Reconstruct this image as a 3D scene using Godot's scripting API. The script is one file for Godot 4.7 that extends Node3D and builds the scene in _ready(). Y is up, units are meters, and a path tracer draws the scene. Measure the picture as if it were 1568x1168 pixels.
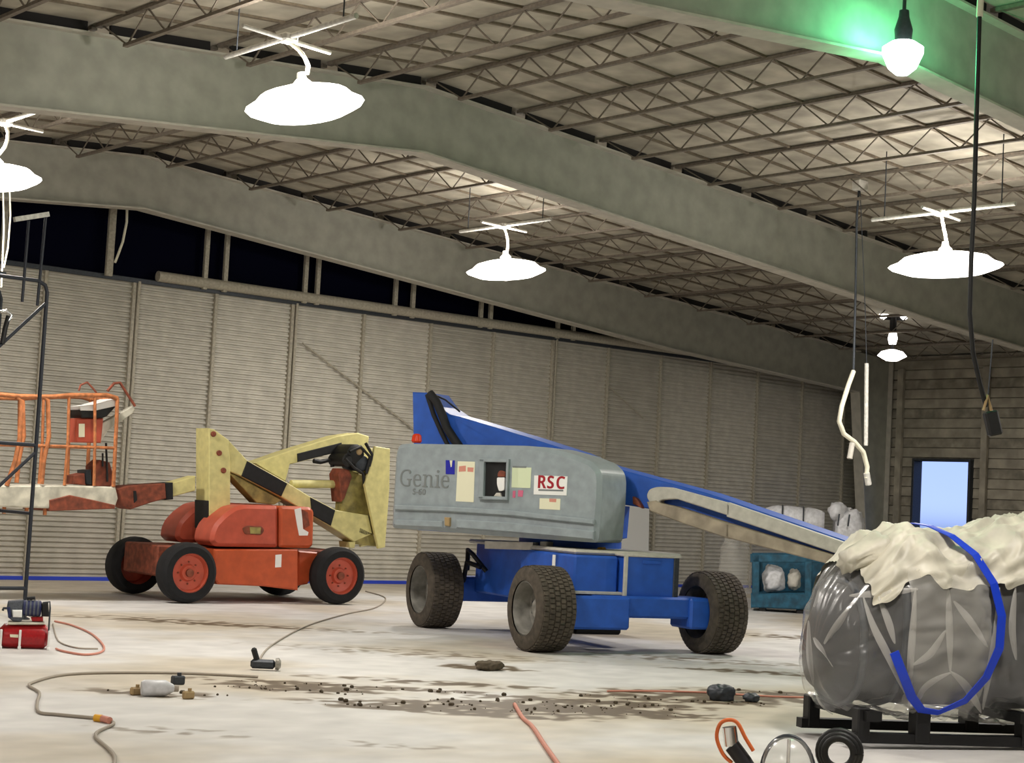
extends Node3D
# A steel hall at night: two boom lifts on a dusty slab, lit by pendant lamps.
# World axes follow the building: x along the back wall, z towards the viewer, y up, metres.

const EYE := Vector3(0, 1.6, 0)
const RIDGE_X := 12.9
const FRAMES := [-24.4, -17.1, -9.8, -2.5, 4.8]
const DECK_GAP := 0.13

var M := {}
var used := {}

# ---------------------------------------------------------------- mesh builder
class Shape:
	var st := SurfaceTool.new()
	var groups := 1
	func _init():
		st.begin(Mesh.PRIMITIVE_TRIANGLES)
	func tri(a: Vector3, b: Vector3, c: Vector3, g := -1):   # counter-clockwise seen from outside
		st.set_smooth_group(g)
		for p in [a, c, b]:
			st.set_uv(Vector2(p.x, p.z))
			st.add_vertex(p)
	func quad(a: Vector3, b: Vector3, c: Vector3, d: Vector3, g := -1):
		tri(a, b, c, g)
		tri(a, c, d, g)
	func box(c: Vector3, s: Vector3, bev := 0.0, bas := Basis()):
		var h := s * 0.5
		bev = minf(bev, 0.45 * minf(s.x, minf(s.y, s.z)))
		var ax := [bas.x, bas.y, bas.z]
		var e := [h.x, h.y, h.z]
		if bev <= 0.0005:
			for i in 3:
				for sg in [-1.0, 1.0]:
					var j := (i + 1) % 3
					var k := (i + 2) % 3
					var n: Vector3 = ax[i] * e[i] * sg
					var u: Vector3 = ax[j] * e[j]
					var v: Vector3 = ax[k] * e[k] * sg
					quad(c + n - u - v, c + n + u - v, c + n + u + v, c + n - u + v)
			return
		var pt := func(sx: Array, keep: int) -> Vector3:
			var p := c
			for i in 3:
				p += ax[i] * sx[i] * (e[i] if i == keep else e[i] - bev)
			return p
		for i in 3:
			var j := (i + 1) % 3
			var k := (i + 2) % 3
			for sg in [-1.0, 1.0]:
				var q := []
				for uv in [[-1.0, -1.0], [1.0, -1.0], [1.0, 1.0], [-1.0, 1.0]]:
					var s3 := [0.0, 0.0, 0.0]
					s3[i] = sg
					s3[j] = uv[0]
					s3[k] = uv[1] * sg
					q.append(pt.call(s3, i))
				quad(q[0], q[1], q[2], q[3])
			for sj in [-1.0, 1.0]:        # edges along axis i
				for sk in [-1.0, 1.0]:
					var q := []
					for w in [[-1.0, j], [1.0, j], [1.0, k], [-1.0, k]]:
						var s3 := [0.0, 0.0, 0.0]
						s3[i] = w[0]
						s3[j] = sj
						s3[k] = sk
						q.append(pt.call(s3, w[1]))
					if sj * sk > 0.0:
						quad(q[0], q[3], q[2], q[1])
					else:
						quad(q[0], q[1], q[2], q[3])
		for sx in [-1.0, 1.0]:
			for sy in [-1.0, 1.0]:
				for sz in [-1.0, 1.0]:
					var s3 := [sx, sy, sz]
					if sx * sy * sz > 0.0:
						tri(pt.call(s3, 0), pt.call(s3, 1), pt.call(s3, 2))
					else:
						tri(pt.call(s3, 0), pt.call(s3, 2), pt.call(s3, 1))
	func bar(a: Vector3, b: Vector3, w: float, t: float, up := Vector3.UP):   # rectangular bar from a to b
		var d := (b - a).normalized()
		var sx := d.cross(up).normalized()
		if sx.length() < 0.5:
			sx = d.cross(Vector3.RIGHT).normalized()
		var uy := sx.cross(d).normalized()
		box((a + b) * 0.5, Vector3(w, t, a.distance_to(b)), 0.0, Basis(sx, uy, -d))
	func prism(poly: PackedVector2Array, z0: float, z1: float, bev := 0.0, xf := Transform3D()):   # outline in x, y; from z0 to z1
		var area := 0.0
		var n := poly.size()
		for i in n:
			area += poly[i].cross(poly[(i + 1) % n])
		var p := poly.duplicate()
		if area < 0.0:
			p.reverse()
		if z0 > z1:
			var t := z0
			z0 = z1
			z1 = t
		var inner := PackedVector2Array()
		for i in n:
			var e0 := (p[i] - p[(i + n - 1) % n]).normalized()
			var e1 := (p[(i + 1) % n] - p[i]).normalized()
			var n0 := Vector2(-e0.y, e0.x)
			var n1 := Vector2(-e1.y, e1.x)
			var m := n0 + n1
			inner.append(p[i] + m * bev / maxf(0.5, m.length_squared() * 0.5))
		var rings := [[p, z0], [p, z1]] if bev <= 0.0 else [[inner, z0], [p, z0 + bev], [p, z1 - bev], [inner, z1]]
		for r in rings.size() - 1:
			for i in n:
				var j := (i + 1) % n
				var a: Vector2 = rings[r][0][i]
				var b: Vector2 = rings[r][0][j]
				var c: Vector2 = rings[r + 1][0][j]
				var d: Vector2 = rings[r + 1][0][i]
				quad(xf * Vector3(a.x, a.y, rings[r][1]), xf * Vector3(b.x, b.y, rings[r][1]), xf * Vector3(c.x, c.y, rings[r + 1][1]), xf * Vector3(d.x, d.y, rings[r + 1][1]))
		var cap: PackedVector2Array = rings[0][0]
		var idx := Geometry2D.triangulate_polygon(p)
		for i in range(0, idx.size(), 3):
			var a := cap[idx[i]]
			var b := cap[idx[i + 1]]
			var c := cap[idx[i + 2]]
			if (b - a).cross(c - a) < 0.0:
				var t := b
				b = c
				c = t
			tri(xf * Vector3(a.x, a.y, z1), xf * Vector3(b.x, b.y, z1), xf * Vector3(c.x, c.y, z1))
			tri(xf * Vector3(a.x, a.y, z0), xf * Vector3(c.x, c.y, z0), xf * Vector3(b.x, b.y, z0))
	func tube(pts: Array, r: float, sides := 8, caps := true):
		var n := pts.size()
		groups += 1
		var rings := []
		var ref := Vector3.UP
		for i in n:
			var d: Vector3 = (pts[mini(i + 1, n - 1)] - pts[maxi(i - 1, 0)]).normalized()
			var u := ref - d * ref.dot(d)
			if u.length() < 0.05:
				u = Vector3.RIGHT - d * d.x
				if u.length() < 0.05:
					u = Vector3.FORWARD
			u = u.normalized()
			ref = u
			var v := d.cross(u)
			var ring := []
			for s in sides:
				var a := TAU * s / sides
				ring.append(pts[i] + (u * cos(a) + v * sin(a)) * r)
			rings.append(ring)
		for i in n - 1:
			for s in sides:
				var t := (s + 1) % sides
				quad(rings[i][s], rings[i][t], rings[i + 1][t], rings[i + 1][s], groups)
		if caps:
			for s in range(1, sides - 1):
				tri(rings[0][0], rings[0][s + 1], rings[0][s])
				tri(rings[n - 1][0], rings[n - 1][s], rings[n - 1][s + 1])
	func lathe(prof: Array, xf := Transform3D(), n := 28):   # Vector2(radius, height) from the bottom up, turned round y
		for i in prof.size() - 1:
			if i == 0 or absf((prof[i] - prof[i - 1]).angle_to(prof[i + 1] - prof[i])) > 0.6:
				groups += 1
			for s in n:
				var a0 := TAU * s / n
				var a1 := TAU * (s + 1) / n
				var p0: Vector2 = prof[i]
				var p1: Vector2 = prof[i + 1]
				var a := xf * Vector3(p0.x * cos(a0), p0.y, -p0.x * sin(a0))
				var b := xf * Vector3(p0.x * cos(a1), p0.y, -p0.x * sin(a1))
				var c := xf * Vector3(p1.x * cos(a1), p1.y, -p1.x * sin(a1))
				var d := xf * Vector3(p1.x * cos(a0), p1.y, -p1.x * sin(a0))
				if p0.x > 0.0005:
					tri(a, b, c, groups)
				if p1.x > 0.0005:
					tri(a, c, d, groups)
	func loft(rings: Array, closed := true, caps := true, smooth := true):   # rings of the same point count
		groups += 1
		var g := groups if smooth else -1
		var n: int = rings[0].size()
		for i in rings.size() - 1:
			for s in (n if closed else n - 1):
				var t := (s + 1) % n
				quad(rings[i][s], rings[i][t], rings[i + 1][t], rings[i + 1][s], g)
		if caps:
			for e in [0, rings.size() - 1]:
				var c := Vector3.ZERO
				for p in rings[e]:
					c += p
				c /= n
				for s in n:
					var t := (s + 1) % n
					if e == 0:
						tri(c, rings[e][t], rings[e][s], g)
					else:
						tri(c, rings[e][s], rings[e][t], g)
	func done() -> ArrayMesh:
		st.generate_normals()
		st.index()
		return st.commit()

# ---------------------------------------------------------------- naming
func numbered(parent: Node, called: String) -> String:
	var key := str(parent.get_instance_id()) + called
	used[key] = used.get(key, -1) + 1
	return called if used[key] == 0 else "%s_%03d" % [called, used[key]]

func put(called: String, mesh: Mesh, m: Material, parent: Node = self, at := Transform3D()) -> MeshInstance3D:
	var o := MeshInstance3D.new()
	o.name = numbered(parent, called)
	o.mesh = mesh
	o.material_override = m
	o.transform = at
	parent.add_child(o, true)
	return o

func obj(called: String, s: Shape, m: Material, parent: Node = self) -> MeshInstance3D:
	return put(called, s.done(), m, parent)

func thing(called: String, label: String, category: String, at := Vector3.ZERO, turn := 0.0, group := "") -> Node3D:
	var o := Node3D.new()
	o.name = numbered(self, called)
	add_child(o, true)
	o.position = at
	o.rotation.y = turn
	return tag(o, label, category, group)

func tag(o: Node3D, label: String, category: String, group := "") -> Node3D:
	o.set_meta("label", label)
	o.set_meta("category", category)
	if group:
		o.set_meta("group", group)
	return o

func setting(called: String, label: String, category: String) -> Node3D:
	var o := thing(called, label, category)
	o.set_meta("kind", "structure")
	return o

func sub(called: String, parent: Node, at := Transform3D()) -> Node3D:
	var o := Node3D.new()
	o.name = numbered(parent, called)
	parent.add_child(o, true)
	o.transform = at
	return o

func text(called: String, words: String, size: float, m: Material, parent: Node, at: Transform3D, font := "Droid Sans", bold := false, italic := false) -> MeshInstance3D:
	var t := TextMesh.new()
	var f := SystemFont.new()
	f.font_names = PackedStringArray([font])
	if bold:
		f.font_weight = 700
	f.font_italic = italic
	t.font = f
	t.text = words
	t.font_size = 32
	t.pixel_size = size / 32.0
	t.depth = 0.004
	return put(called, t, m, parent, at)

# ---------------------------------------------------------------- materials
func grain(seed_: int, freq: float, low: float, high: float, size := 256, oct := 4) -> ImageTexture:   # seamless patchy grey
	var f := FastNoiseLite.new()
	f.seed = seed_
	f.noise_type = FastNoiseLite.TYPE_SIMPLEX_SMOOTH
	f.frequency = freq
	f.fractal_octaves = oct
	var src := f.get_seamless_image(size, size)
	var im := Image.create(size, size, false, Image.FORMAT_RGB8)
	for y in size:
		for x in size:
			var v := lerpf(low, high, src.get_pixel(x, y).r)
			im.set_pixel(x, y, Color(v, v, v))
	im.generate_mipmaps()
	return ImageTexture.create_from_image(im)

func paint(c: Color, rough := 0.6, metal := 0.0, tex: Texture2D = null, scale := 1.0) -> StandardMaterial3D:
	var m := StandardMaterial3D.new()
	m.albedo_color = c
	m.roughness = rough
	m.metallic = metal
	if tex:
		m.albedo_texture = tex
		m.uv1_triplanar = true
		m.uv1_scale = Vector3.ONE * scale
	return m

func make_materials():
	var patch := grain(3, 0.012, 0.72, 1.0)
	var fine := grain(8, 0.06, 0.78, 1.0)
	var soft := grain(31, 0.03, 0.88, 1.0)
	var worn := grain(15, 0.025, 0.6, 1.0, 256, 6)
	M.panel = paint(Color(0.81, 0.79, 0.745), 0.6, 0.0, soft, 0.5)
	M.panel_dusty = paint(Color(0.78, 0.76, 0.715), 0.65, 0.0, soft, 0.3)
	M.panel_pale = paint(Color(0.84, 0.82, 0.775), 0.6, 0.0, soft, 0.35)
	M.batten = paint(Color(0.76, 0.73, 0.66), 0.55, 0.0, fine, 1.0)
	M.siding = paint(Color(0.72, 0.69, 0.62), 0.65, 0.0, patch, 0.5)
	M.siding_dull = paint(Color(0.69, 0.66, 0.59), 0.7, 0.0, worn, 0.4)
	M.deck = paint(Color(0.76, 0.73, 0.66), 0.85, 0.0, patch, 0.4)
	M.deck_rib = paint(Color(0.48, 0.43, 0.36), 0.8, 0.0, fine, 1.0)
	M.joist = paint(Color(0.48, 0.44, 0.39), 0.7, 0.0, fine, 1.0)
	M.beam = paint(Color(0.67, 0.67, 0.62), 0.6, 0.0, soft, 0.35)
	M.flange = paint(Color(0.76, 0.74, 0.69), 0.6, 0.0, soft, 0.5)
	M.night_glass = paint(Color(0.03, 0.035, 0.10), 0.6)
	M.gap_shade = paint(Color(0.10, 0.09, 0.09), 0.9)  # near-black, the shade of the gap above the beams put into colour
	M.night_glass.metallic_specular = 0.08
	M.fold = paint(Color(0.93, 0.92, 0.90, 0.36), 0.3)
	M.fold.transparency = BaseMaterial3D.TRANSPARENCY_ALPHA
	M.tape = paint(Color(0.18, 0.28, 0.78), 0.5)
	M.galv = paint(Color(0.66, 0.64, 0.60), 0.45, 0.4, fine, 1.0)
	M.white = paint(Color(0.90, 0.89, 0.86), 0.5, 0.0, fine, 1.0)
	M.white_cord = paint(Color(0.90, 0.88, 0.80), 0.5)
	M.black = paint(Color(0.06, 0.06, 0.07), 0.55, 0.0, fine, 2.0)
	M.rubber = paint(Color(0.085, 0.085, 0.10), 0.75, 0.0, worn, 1.5)
	M.orange = paint(Color(0.79, 0.35, 0.19), 0.42, 0.0, soft, 0.6)
	M.orange_red = paint(Color(0.80, 0.36, 0.27), 0.4, 0.0, soft, 0.6)
	M.rust = paint(Color(0.63, 0.32, 0.22), 0.7, 0.0, worn, 1.2)
	M.rail = paint(Color(0.88, 0.55, 0.34), 0.5, 0.0, worn, 1.5)
	M.cream = paint(Color(0.89, 0.85, 0.58), 0.5, 0.0, soft, 0.8)
	M.olive = paint(Color(0.72, 0.66, 0.38), 0.55, 0.0, worn, 0.8)
	M.tire = paint(Color(0.10, 0.10, 0.115), 0.85, 0.0, worn, 1.5)
	M.tread = paint(Color(0.36, 0.325, 0.28), 0.9, 0.0, worn, 1.5)
	M.wheel_grey = paint(Color(0.62, 0.61, 0.58), 0.5, 0.0, worn, 1.2)
	M.blue = paint(Color(0.14, 0.36, 0.76), 0.55, 0.0, soft, 0.6)
	M.hood = paint(Color(0.62, 0.66, 0.68), 0.38, 0.0, soft, 0.7)
	M.track = paint(Color(0.80, 0.78, 0.74), 0.55, 0.0, soft, 1.0)
	M.track_tan = paint(Color(0.72, 0.66, 0.58), 0.6, 0.0, patch, 1.0)
	M.label = paint(Color(0.90, 0.89, 0.78), 0.6)
	M.label_green = paint(Color(0.84, 0.88, 0.74), 0.6)
	M.label_white = paint(Color(0.93, 0.93, 0.92), 0.6)
	M.ink_red = paint(Color(0.62, 0.06, 0.13), 0.6)
	M.ink_pink = paint(Color(0.80, 0.40, 0.52), 0.6)
	M.ink_grey = paint(Color(0.47, 0.49, 0.49), 0.6)
	M.ink_faint = paint(Color(0.53, 0.56, 0.57), 0.5)
	M.ink_blue = paint(Color(0.10, 0.12, 0.62), 0.5)
	M.beacon = paint(Color(0.85, 0.22, 0.06), 0.25)
	M.chrome = paint(Color(0.86, 0.86, 0.87), 0.16, 1.0)
	M.red_tank = paint(Color(0.70, 0.06, 0.10), 0.35, 0.0, fine, 2.0)
	M.red_hose = paint(Color(0.82, 0.55, 0.48), 0.6)
	M.orange_cord = paint(Color(0.85, 0.42, 0.20), 0.6)
	M.grey_cord = paint(Color(0.64, 0.60, 0.55), 0.7)
	M.yellow = paint(Color(0.92, 0.68, 0.16), 0.5)
	M.steel = paint(Color(0.26, 0.28, 0.31), 0.5, 0.3, fine, 1.5)
	M.scaffold = paint(Color(0.13, 0.15, 0.20), 0.55, 0.0, fine, 1.5)
	M.pump = paint(Color(0.40, 0.42, 0.46), 0.45, 0.3, fine, 3.0)
	M.pump_blue = paint(Color(0.12, 0.15, 0.32), 0.5)
	M.teal = paint(Color(0.14, 0.40, 0.52), 0.5, 0.0, worn, 1.0)
	M.tarp = paint(Color(0.91, 0.89, 0.82), 0.5, 0.0, patch, 1.1)
	M.engine = paint(Color(0.13, 0.13, 0.16), 0.6, 0.0, worn, 1.2)
	M.strap = paint(Color(0.07, 0.24, 0.80), 0.5)
	M.wrap_white = paint(Color(0.92, 0.92, 0.94), 0.45, 0.0, fine, 0.8)
	M.dirt = paint(Color(0.40, 0.35, 0.28), 0.95, 0.0, worn, 3.0)
	M.brass = paint(Color(0.66, 0.56, 0.40), 0.5, 0.1)
	M.film = paint(Color(0.90, 0.90, 0.90, 0.11), 0.22)
	M.film.transparency = BaseMaterial3D.TRANSPARENCY_ALPHA
	M.film_haze = paint(Color(0.90, 0.89, 0.86, 0.24), 0.35)
	M.film_haze.transparency = BaseMaterial3D.TRANSPARENCY_ALPHA
	M.lens = paint(Color(1, 1, 1), 0.4)
	M.lens.emission_enabled = true
	M.lens.emission = Color(1.0, 0.98, 0.95)
	M.lens.emission_energy_multiplier = 4.5
	M.globe = paint(Color(1, 1, 1), 0.4)
	M.globe.emission_enabled = true
	M.globe.emission = Color(0.90, 1.0, 0.96)
	M.globe.emission_energy_multiplier = 5.0

# ---------------------------------------------------------------- scene
func _ready():
	var cam := Camera3D.new()
	cam.name = "camera"
	add_child(cam)
	var yaw := deg_to_rad(40.6)
	var pitch := deg_to_rad(4.1)
	var roll := deg_to_rad(3.0)
	var ahead := Vector3(sin(yaw) * cos(pitch), sin(pitch), -cos(yaw) * cos(pitch))
	var right := Vector3(cos(yaw), 0, sin(yaw))
	var up := right.cross(ahead)
	cam.transform = Transform3D(Basis(right * cos(roll) + up * sin(roll), up * cos(roll) - right * sin(roll), -ahead), EYE)
	cam.fov = rad_to_deg(2.0 * atan(584.0 / 2600.0))
	cam.near = 0.1
	cam.far = 200.0
	cam.current = true

	var env := Environment.new()      # evening sky, seen through the doorway only
	var sky := Sky.new()
	var air := ProceduralSkyMaterial.new()
	air.sky_top_color = Color(0.42, 0.58, 0.92)
	air.sky_horizon_color = Color(0.68, 0.77, 1.0)
	air.ground_bottom_color = Color(0.20, 0.22, 0.26)
	air.ground_horizon_color = Color(0.55, 0.65, 0.85)
	air.sun_angle_max = 0.0
	air.sky_energy_multiplier = 1.2
	sky.sky_material = air
	env.background_mode = Environment.BG_SKY
	env.sky = sky
	env.background_energy_multiplier = 1.0
	env.tonemap_mode = Environment.TONE_MAPPER_LINEAR
	env.tonemap_exposure = 0.86
	env.sdfgi_enabled = true
	env.ssao_enabled = true
	env.ssil_enabled = true
	var we := WorldEnvironment.new()
	we.name = "world_environment"
	we.environment = env
	add_child(we)

	make_materials()
	build_floor()
	build_roof()
	build_beams()
	build_back_wall()
	build_right_wall()
	build_other_walls()
	build_lamps()
	build_orange_lift()
	build_blue_lift()
	build_bundle()
	build_scaffold()
	build_compressor()
	build_background_goods()
	build_hanging_cords()
	build_floor_things()

# ---------------------------------------------------------------- the hall
const LAMP_POWER := 26.0
const UP_POWER := 3.6

func top_y(x: float) -> float:
	return 6.82 - 0.072 * absf(x - RIDGE_X)

func bottom_y(x: float) -> float:
	var d := absf(x - RIDGE_X)
	return 5.98 - 0.086 * minf(d, 12.0) - 0.06 * maxf(d - 12.0, 0.0)

func build_floor():
	var n := 1024
	var x0 := 2.0
	var z0 := -26.0
	var wide := 32.0
	var deep := 24.0
	var coarse := FastNoiseLite.new()
	coarse.seed = 21
	coarse.frequency = 0.006
	coarse.fractal_octaves = 5
	var fine := FastNoiseLite.new()
	fine.seed = 5
	fine.frequency = 0.05
	fine.fractal_octaves = 3
	var clod := FastNoiseLite.new()
	clod.seed = 77
	clod.frequency = 0.11
	clod.fractal_octaves = 2
	var a := coarse.get_image(n, n).get_data()
	var b := fine.get_image(n, n).get_data()
	var c := clod.get_image(n, n).get_data()
	# trodden earth on the slab: centre, half length, half width, turn, strength
	var along := 0.73
	var dirt := []
	for q in [[Vector3(8.298, 0, -10.281), 0.9, 0.22, 0.9], [Vector3(9.2, 0, -10.002), 1.0, 0.26, 1.0], [Vector3(9.788, 0, -10.249), 0.8, 0.18, 0.9], [Vector3(10.75, 0, -12.698), 0.35, 0.2, 0.9],
			[Vector3(8.542, 0, -11.644), 1.3, 0.14, 0.7], [Vector3(7.961, 0, -11.659), 0.5, 0.2, 0.8], [Vector3(10.74, 0, -10.195), 0.8, 0.2, 0.8], [Vector3(11.403, 0, -10.193), 0.8, 0.22, 1.0], [Vector3(12.175, 0, -10.172), 0.7, 0.14, 0.8],
			[Vector3(6.617, 0, -11.719), 0.5, 0.16, 0.6], [Vector3(7.71, 0, -11.955), 0.4, 0.14, 0.6], [Vector3(9.343, 0, -11.777), 1.0, 0.14, 0.6], [Vector3(13.634, 0, -11.575), 0.9, 0.16, 0.55], [Vector3(9.76, 0, -9.541), 0.4, 0.1, 0.8],
			[Vector3(10.622, 0, -17.538), 1.6, 0.25, 0.55], [Vector3(10.289, 0, -18.186), 0.8, 0.2, 0.45], [Vector3(17.911, 0, -15.004), 0.9, 0.3, 0.5], [Vector3(13.806, 0, -12.838), 1.2, 0.3, 0.35], [Vector3(10.948, 0, -14.044), 1.4, 0.35, 0.3], [Vector3(5.743, 0, -9.883), 0.5, 0.12, 0.35], [Vector3(6.684, 0, -8.932), 0.5, 0.08, 0.35], [Vector3(8.453, 0, -9.841), 0.6, 0.1, 0.7]]:
		dirt.append(q)
	var cover := PackedFloat32Array()
	cover.resize(n * n)
	for q in dirt:
		var p: Vector3 = q[0]
		var span: float = q[1] * 1.5
		var cs := cos(along)
		var sn := sin(along)
		for py in range(maxi(0, int((p.z - span - z0) / deep * n)), mini(n, int((p.z + span - z0) / deep * n))):
			for px in range(maxi(0, int((p.x - span - x0) / wide * n)), mini(n, int((p.x + span - x0) / wide * n))):
				var dx := x0 + wide * (px + 0.5) / n - p.x
				var dz := z0 + deep * (py + 0.5) / n - p.z
				var u: float = (dx * cs + dz * sn) / (q[1] * 1.15)
				var v: float = (-dx * sn + dz * cs) / (q[2] * 1.35)
				var d := u * u + v * v
				if d < 2.0:
					cover[py * n + px] = maxf(cover[py * n + px], q[3] * (1.0 - d * 0.5))
	var im := Image.create(n, n, false, Image.FORMAT_RGB8)
	var pale := Color(0.865, 0.855, 0.845)
	var tan_ := Color(0.79, 0.75, 0.685)
	var earth := Color(0.31, 0.25, 0.175)
	for y in n:
		for x in n:
			var i := y * n + x
			var va := a[i] / 255.0
			var vb := b[i] / 255.0
			var col := pale.lerp(tan_, clampf((va - 0.40) * 3.2, 0.0, 1.0))
			col = col * (0.88 + 0.14 * vb)
			var k := cover[i]
			if k > 0.0:
				var t := clampf((c[i] / 255.0 + 0.5 * vb - 0.90 + 0.60 * k) * 5.0, 0.0, 1.0) * minf(1.0, k * 2.0)
				col = col.lerp(earth, t * 0.85)
			im.set_pixel(x, y, Color(col.r, col.g, col.b))
	im.generate_mipmaps()
	var m := StandardMaterial3D.new()
	m.albedo_texture = ImageTexture.create_from_image(im)
	m.roughness = 0.55
	m.texture_repeat = true
	M.slab = m
	var fl := setting("floor", "dusty pale concrete slab with patches of trodden earth", "floor")
	var st := SurfaceTool.new()
	st.begin(Mesh.PRIMITIVE_TRIANGLES)
	var far := [Vector3(-8, 0, -27), Vector3(34, 0, -27), Vector3(34, 0, 10), Vector3(-8, 0, 10)]
	for i in [0, 1, 2, 0, 2, 3]:
		st.set_uv(Vector2((far[i].x - x0) / wide, (far[i].z - z0) / deep))
		st.set_normal(Vector3.UP)
		st.add_vertex(far[i])
	put("slab_surface", st.commit(), m, fl)
	var s := Shape.new()
	s.box(Vector3(13, -0.16, -8.5), Vector3(42, 0.3, 37))
	obj("slab_base", s, M.galv, fl)

func build_roof():
	var roof := setting("ceiling", "low pitched metal roof deck on open web steel joists", "ceiling")
	for side in [-1.0, 1.0]:
		var s := Shape.new()
		var xe: float = RIDGE_X + side * 20.1
		var y0 := top_y(RIDGE_X) + DECK_GAP
		var y1 := top_y(xe) + DECK_GAP
		s.prism(PackedVector2Array([Vector2(RIDGE_X, y0), Vector2(xe, y1), Vector2(xe, y1 + 0.15), Vector2(RIDGE_X, y0 + 0.15)]), -25.75, 10.0)
		obj("roof_deck", s, M.deck, roof)
	# seams of the deck sheets, parallel to the beams
	for f in 3:
		var za: float = FRAMES[f]
		for k in range(1, 10):
			var z := za + 7.3 * k / 10.0
			for side in [-1.0, 1.0]:
				var s := Shape.new()
				var xe: float = RIDGE_X + side * (18.6 if side > 0 else 10.0)
				s.bar(Vector3(RIDGE_X, top_y(RIDGE_X) + DECK_GAP - 0.012, z), Vector3(xe, top_y(xe) + DECK_GAP - 0.012, z), 0.05, 0.03)
				obj("deck_seam", s, M.deck_rib, roof)
	# open web joists between the frames
	var top := Shape.new()
	var bottom := Shape.new()
	var web := Shape.new()
	var deep := 0.36
	top.bar(Vector3(0, -0.03, 0.05), Vector3(0, -0.03, 7.25), 0.07, 0.04)
	bottom.bar(Vector3(0, -deep, 0.7), Vector3(0, -deep, 6.6), 0.055, 0.035)
	var path := [Vector3(0, -0.04, 0.15)]
	var pieces := 14
	for i in pieces + 1:
		path.append(Vector3(0, -deep if i % 2 == 0 else -0.04, 0.75 + 5.8 * i / pieces))
	path.append(Vector3(0, -0.04, 7.15))
	for i in path.size() - 1:
		web.bar(path[i], path[i + 1], 0.015, 0.015, Vector3.RIGHT)
	var tm := top.done()
	var bm := bottom.done()
	var wm := web.done()
	for f in 3:
		for i in range(-7 if f < 2 else -1, 13):
			var x := RIDGE_X + 0.05 + 1.53 * i
			var j := sub("joist", roof, Transform3D(Basis(), Vector3(x, top_y(x) + DECK_GAP, FRAMES[f])))
			put("top_chord", tm, M.joist, j)
			put("bottom_chord", bm, M.joist, j)
			put("web", wm, M.joist, j)
	# short end joists over the last frame
	for i in range(-2, 13):
		var x := RIDGE_X + 0.05 + 1.53 * i
		var s := Shape.new()
		s.bar(Vector3(x, top_y(x) + DECK_GAP - 0.04, FRAMES[0]), Vector3(x, top_y(x) + DECK_GAP - 0.04, -25.3), 0.09, 0.08)
		obj("end_joist", s, M.joist, roof)

func build_beams():
	var names := [["rearmost tapered steel roof beam above the dark glazing", 0], ["middle tapered grey steel roof beam behind the two nearer lamps", 1], ["grey steel roof beam lit green by the globe lamp", 2], ["grey steel roof beam ahead of the viewer, out of view", 3], ["grey steel roof beam over the near end of the hall", 4]]
	for q in names:
		var z: float = FRAMES[q[1]]
		var t := thing("roof_beam", q[0], "beam", Vector3(0, 0, z))
		t.set_meta("kind", "structure")
		var left := RIDGE_X - 18.4
		var right := RIDGE_X + 18.4
		var poly := PackedVector2Array()
		var tops := []
		var lows := []
		for i in 25:
			var x := lerpf(left, right, i / 24.0)
			tops.append(Vector2(x, top_y(x)))
			lows.append(Vector2(x, bottom_y(x)))
		for p in lows:
			poly.append(p)
		for i in range(24, -1, -1):
			poly.append(tops[i])
		var w := Shape.new()
		w.prism(poly, -0.008, 0.008)
		obj("web", w, M.beam, t)
		for e in [["top_flange", tops, 0.0], ["bottom_flange", lows, 0.0]]:
			var f := Shape.new()
			var ring := []
			for p in e[1]:
				ring.append([Vector3(p.x, p.y - 0.012, 0.13), Vector3(p.x, p.y + 0.012, 0.13), Vector3(p.x, p.y + 0.012, -0.13), Vector3(p.x, p.y - 0.012, -0.13)])
			f.loft(ring, true, true, false)
			obj(e[0], f, M.flange, t)
		for i in range(-11, 12):      # dark strips painted as the shade in the gap between joist seats
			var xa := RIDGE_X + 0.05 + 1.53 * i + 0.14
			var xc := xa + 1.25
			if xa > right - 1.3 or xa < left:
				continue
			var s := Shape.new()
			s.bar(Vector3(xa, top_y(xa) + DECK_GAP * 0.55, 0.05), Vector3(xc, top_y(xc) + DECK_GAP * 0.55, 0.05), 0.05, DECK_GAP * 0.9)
			obj("gap_shade_strip", s, M.gap_shade, t)
		for side in [-1.0, 1.0]:      # tapered column
			var xi: float = RIDGE_X + side * 18.4
			var xo: float = RIDGE_X + side * 19.62
			var xb: float = RIDGE_X + side * 19.0
			var s := Shape.new()
			s.prism(PackedVector2Array([Vector2(xi, top_y(xi)), Vector2(xi, bottom_y(xi)), Vector2(xb, 0.02), Vector2(xo, 0.02), Vector2(xo, top_y(xo))]), -0.008, 0.008)
			obj("column_web", s, M.beam, t)
			var f := Shape.new()
			f.bar(Vector3(xb, 0.02, 0), Vector3(xi, bottom_y(xi), 0), 0.26, 0.024, Vector3.RIGHT)
			f.bar(Vector3(xo, 0.02, 0), Vector3(xo, top_y(xo), 0), 0.26, 0.024, Vector3.RIGHT)
			obj("column_flange", f, M.flange, t)

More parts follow.
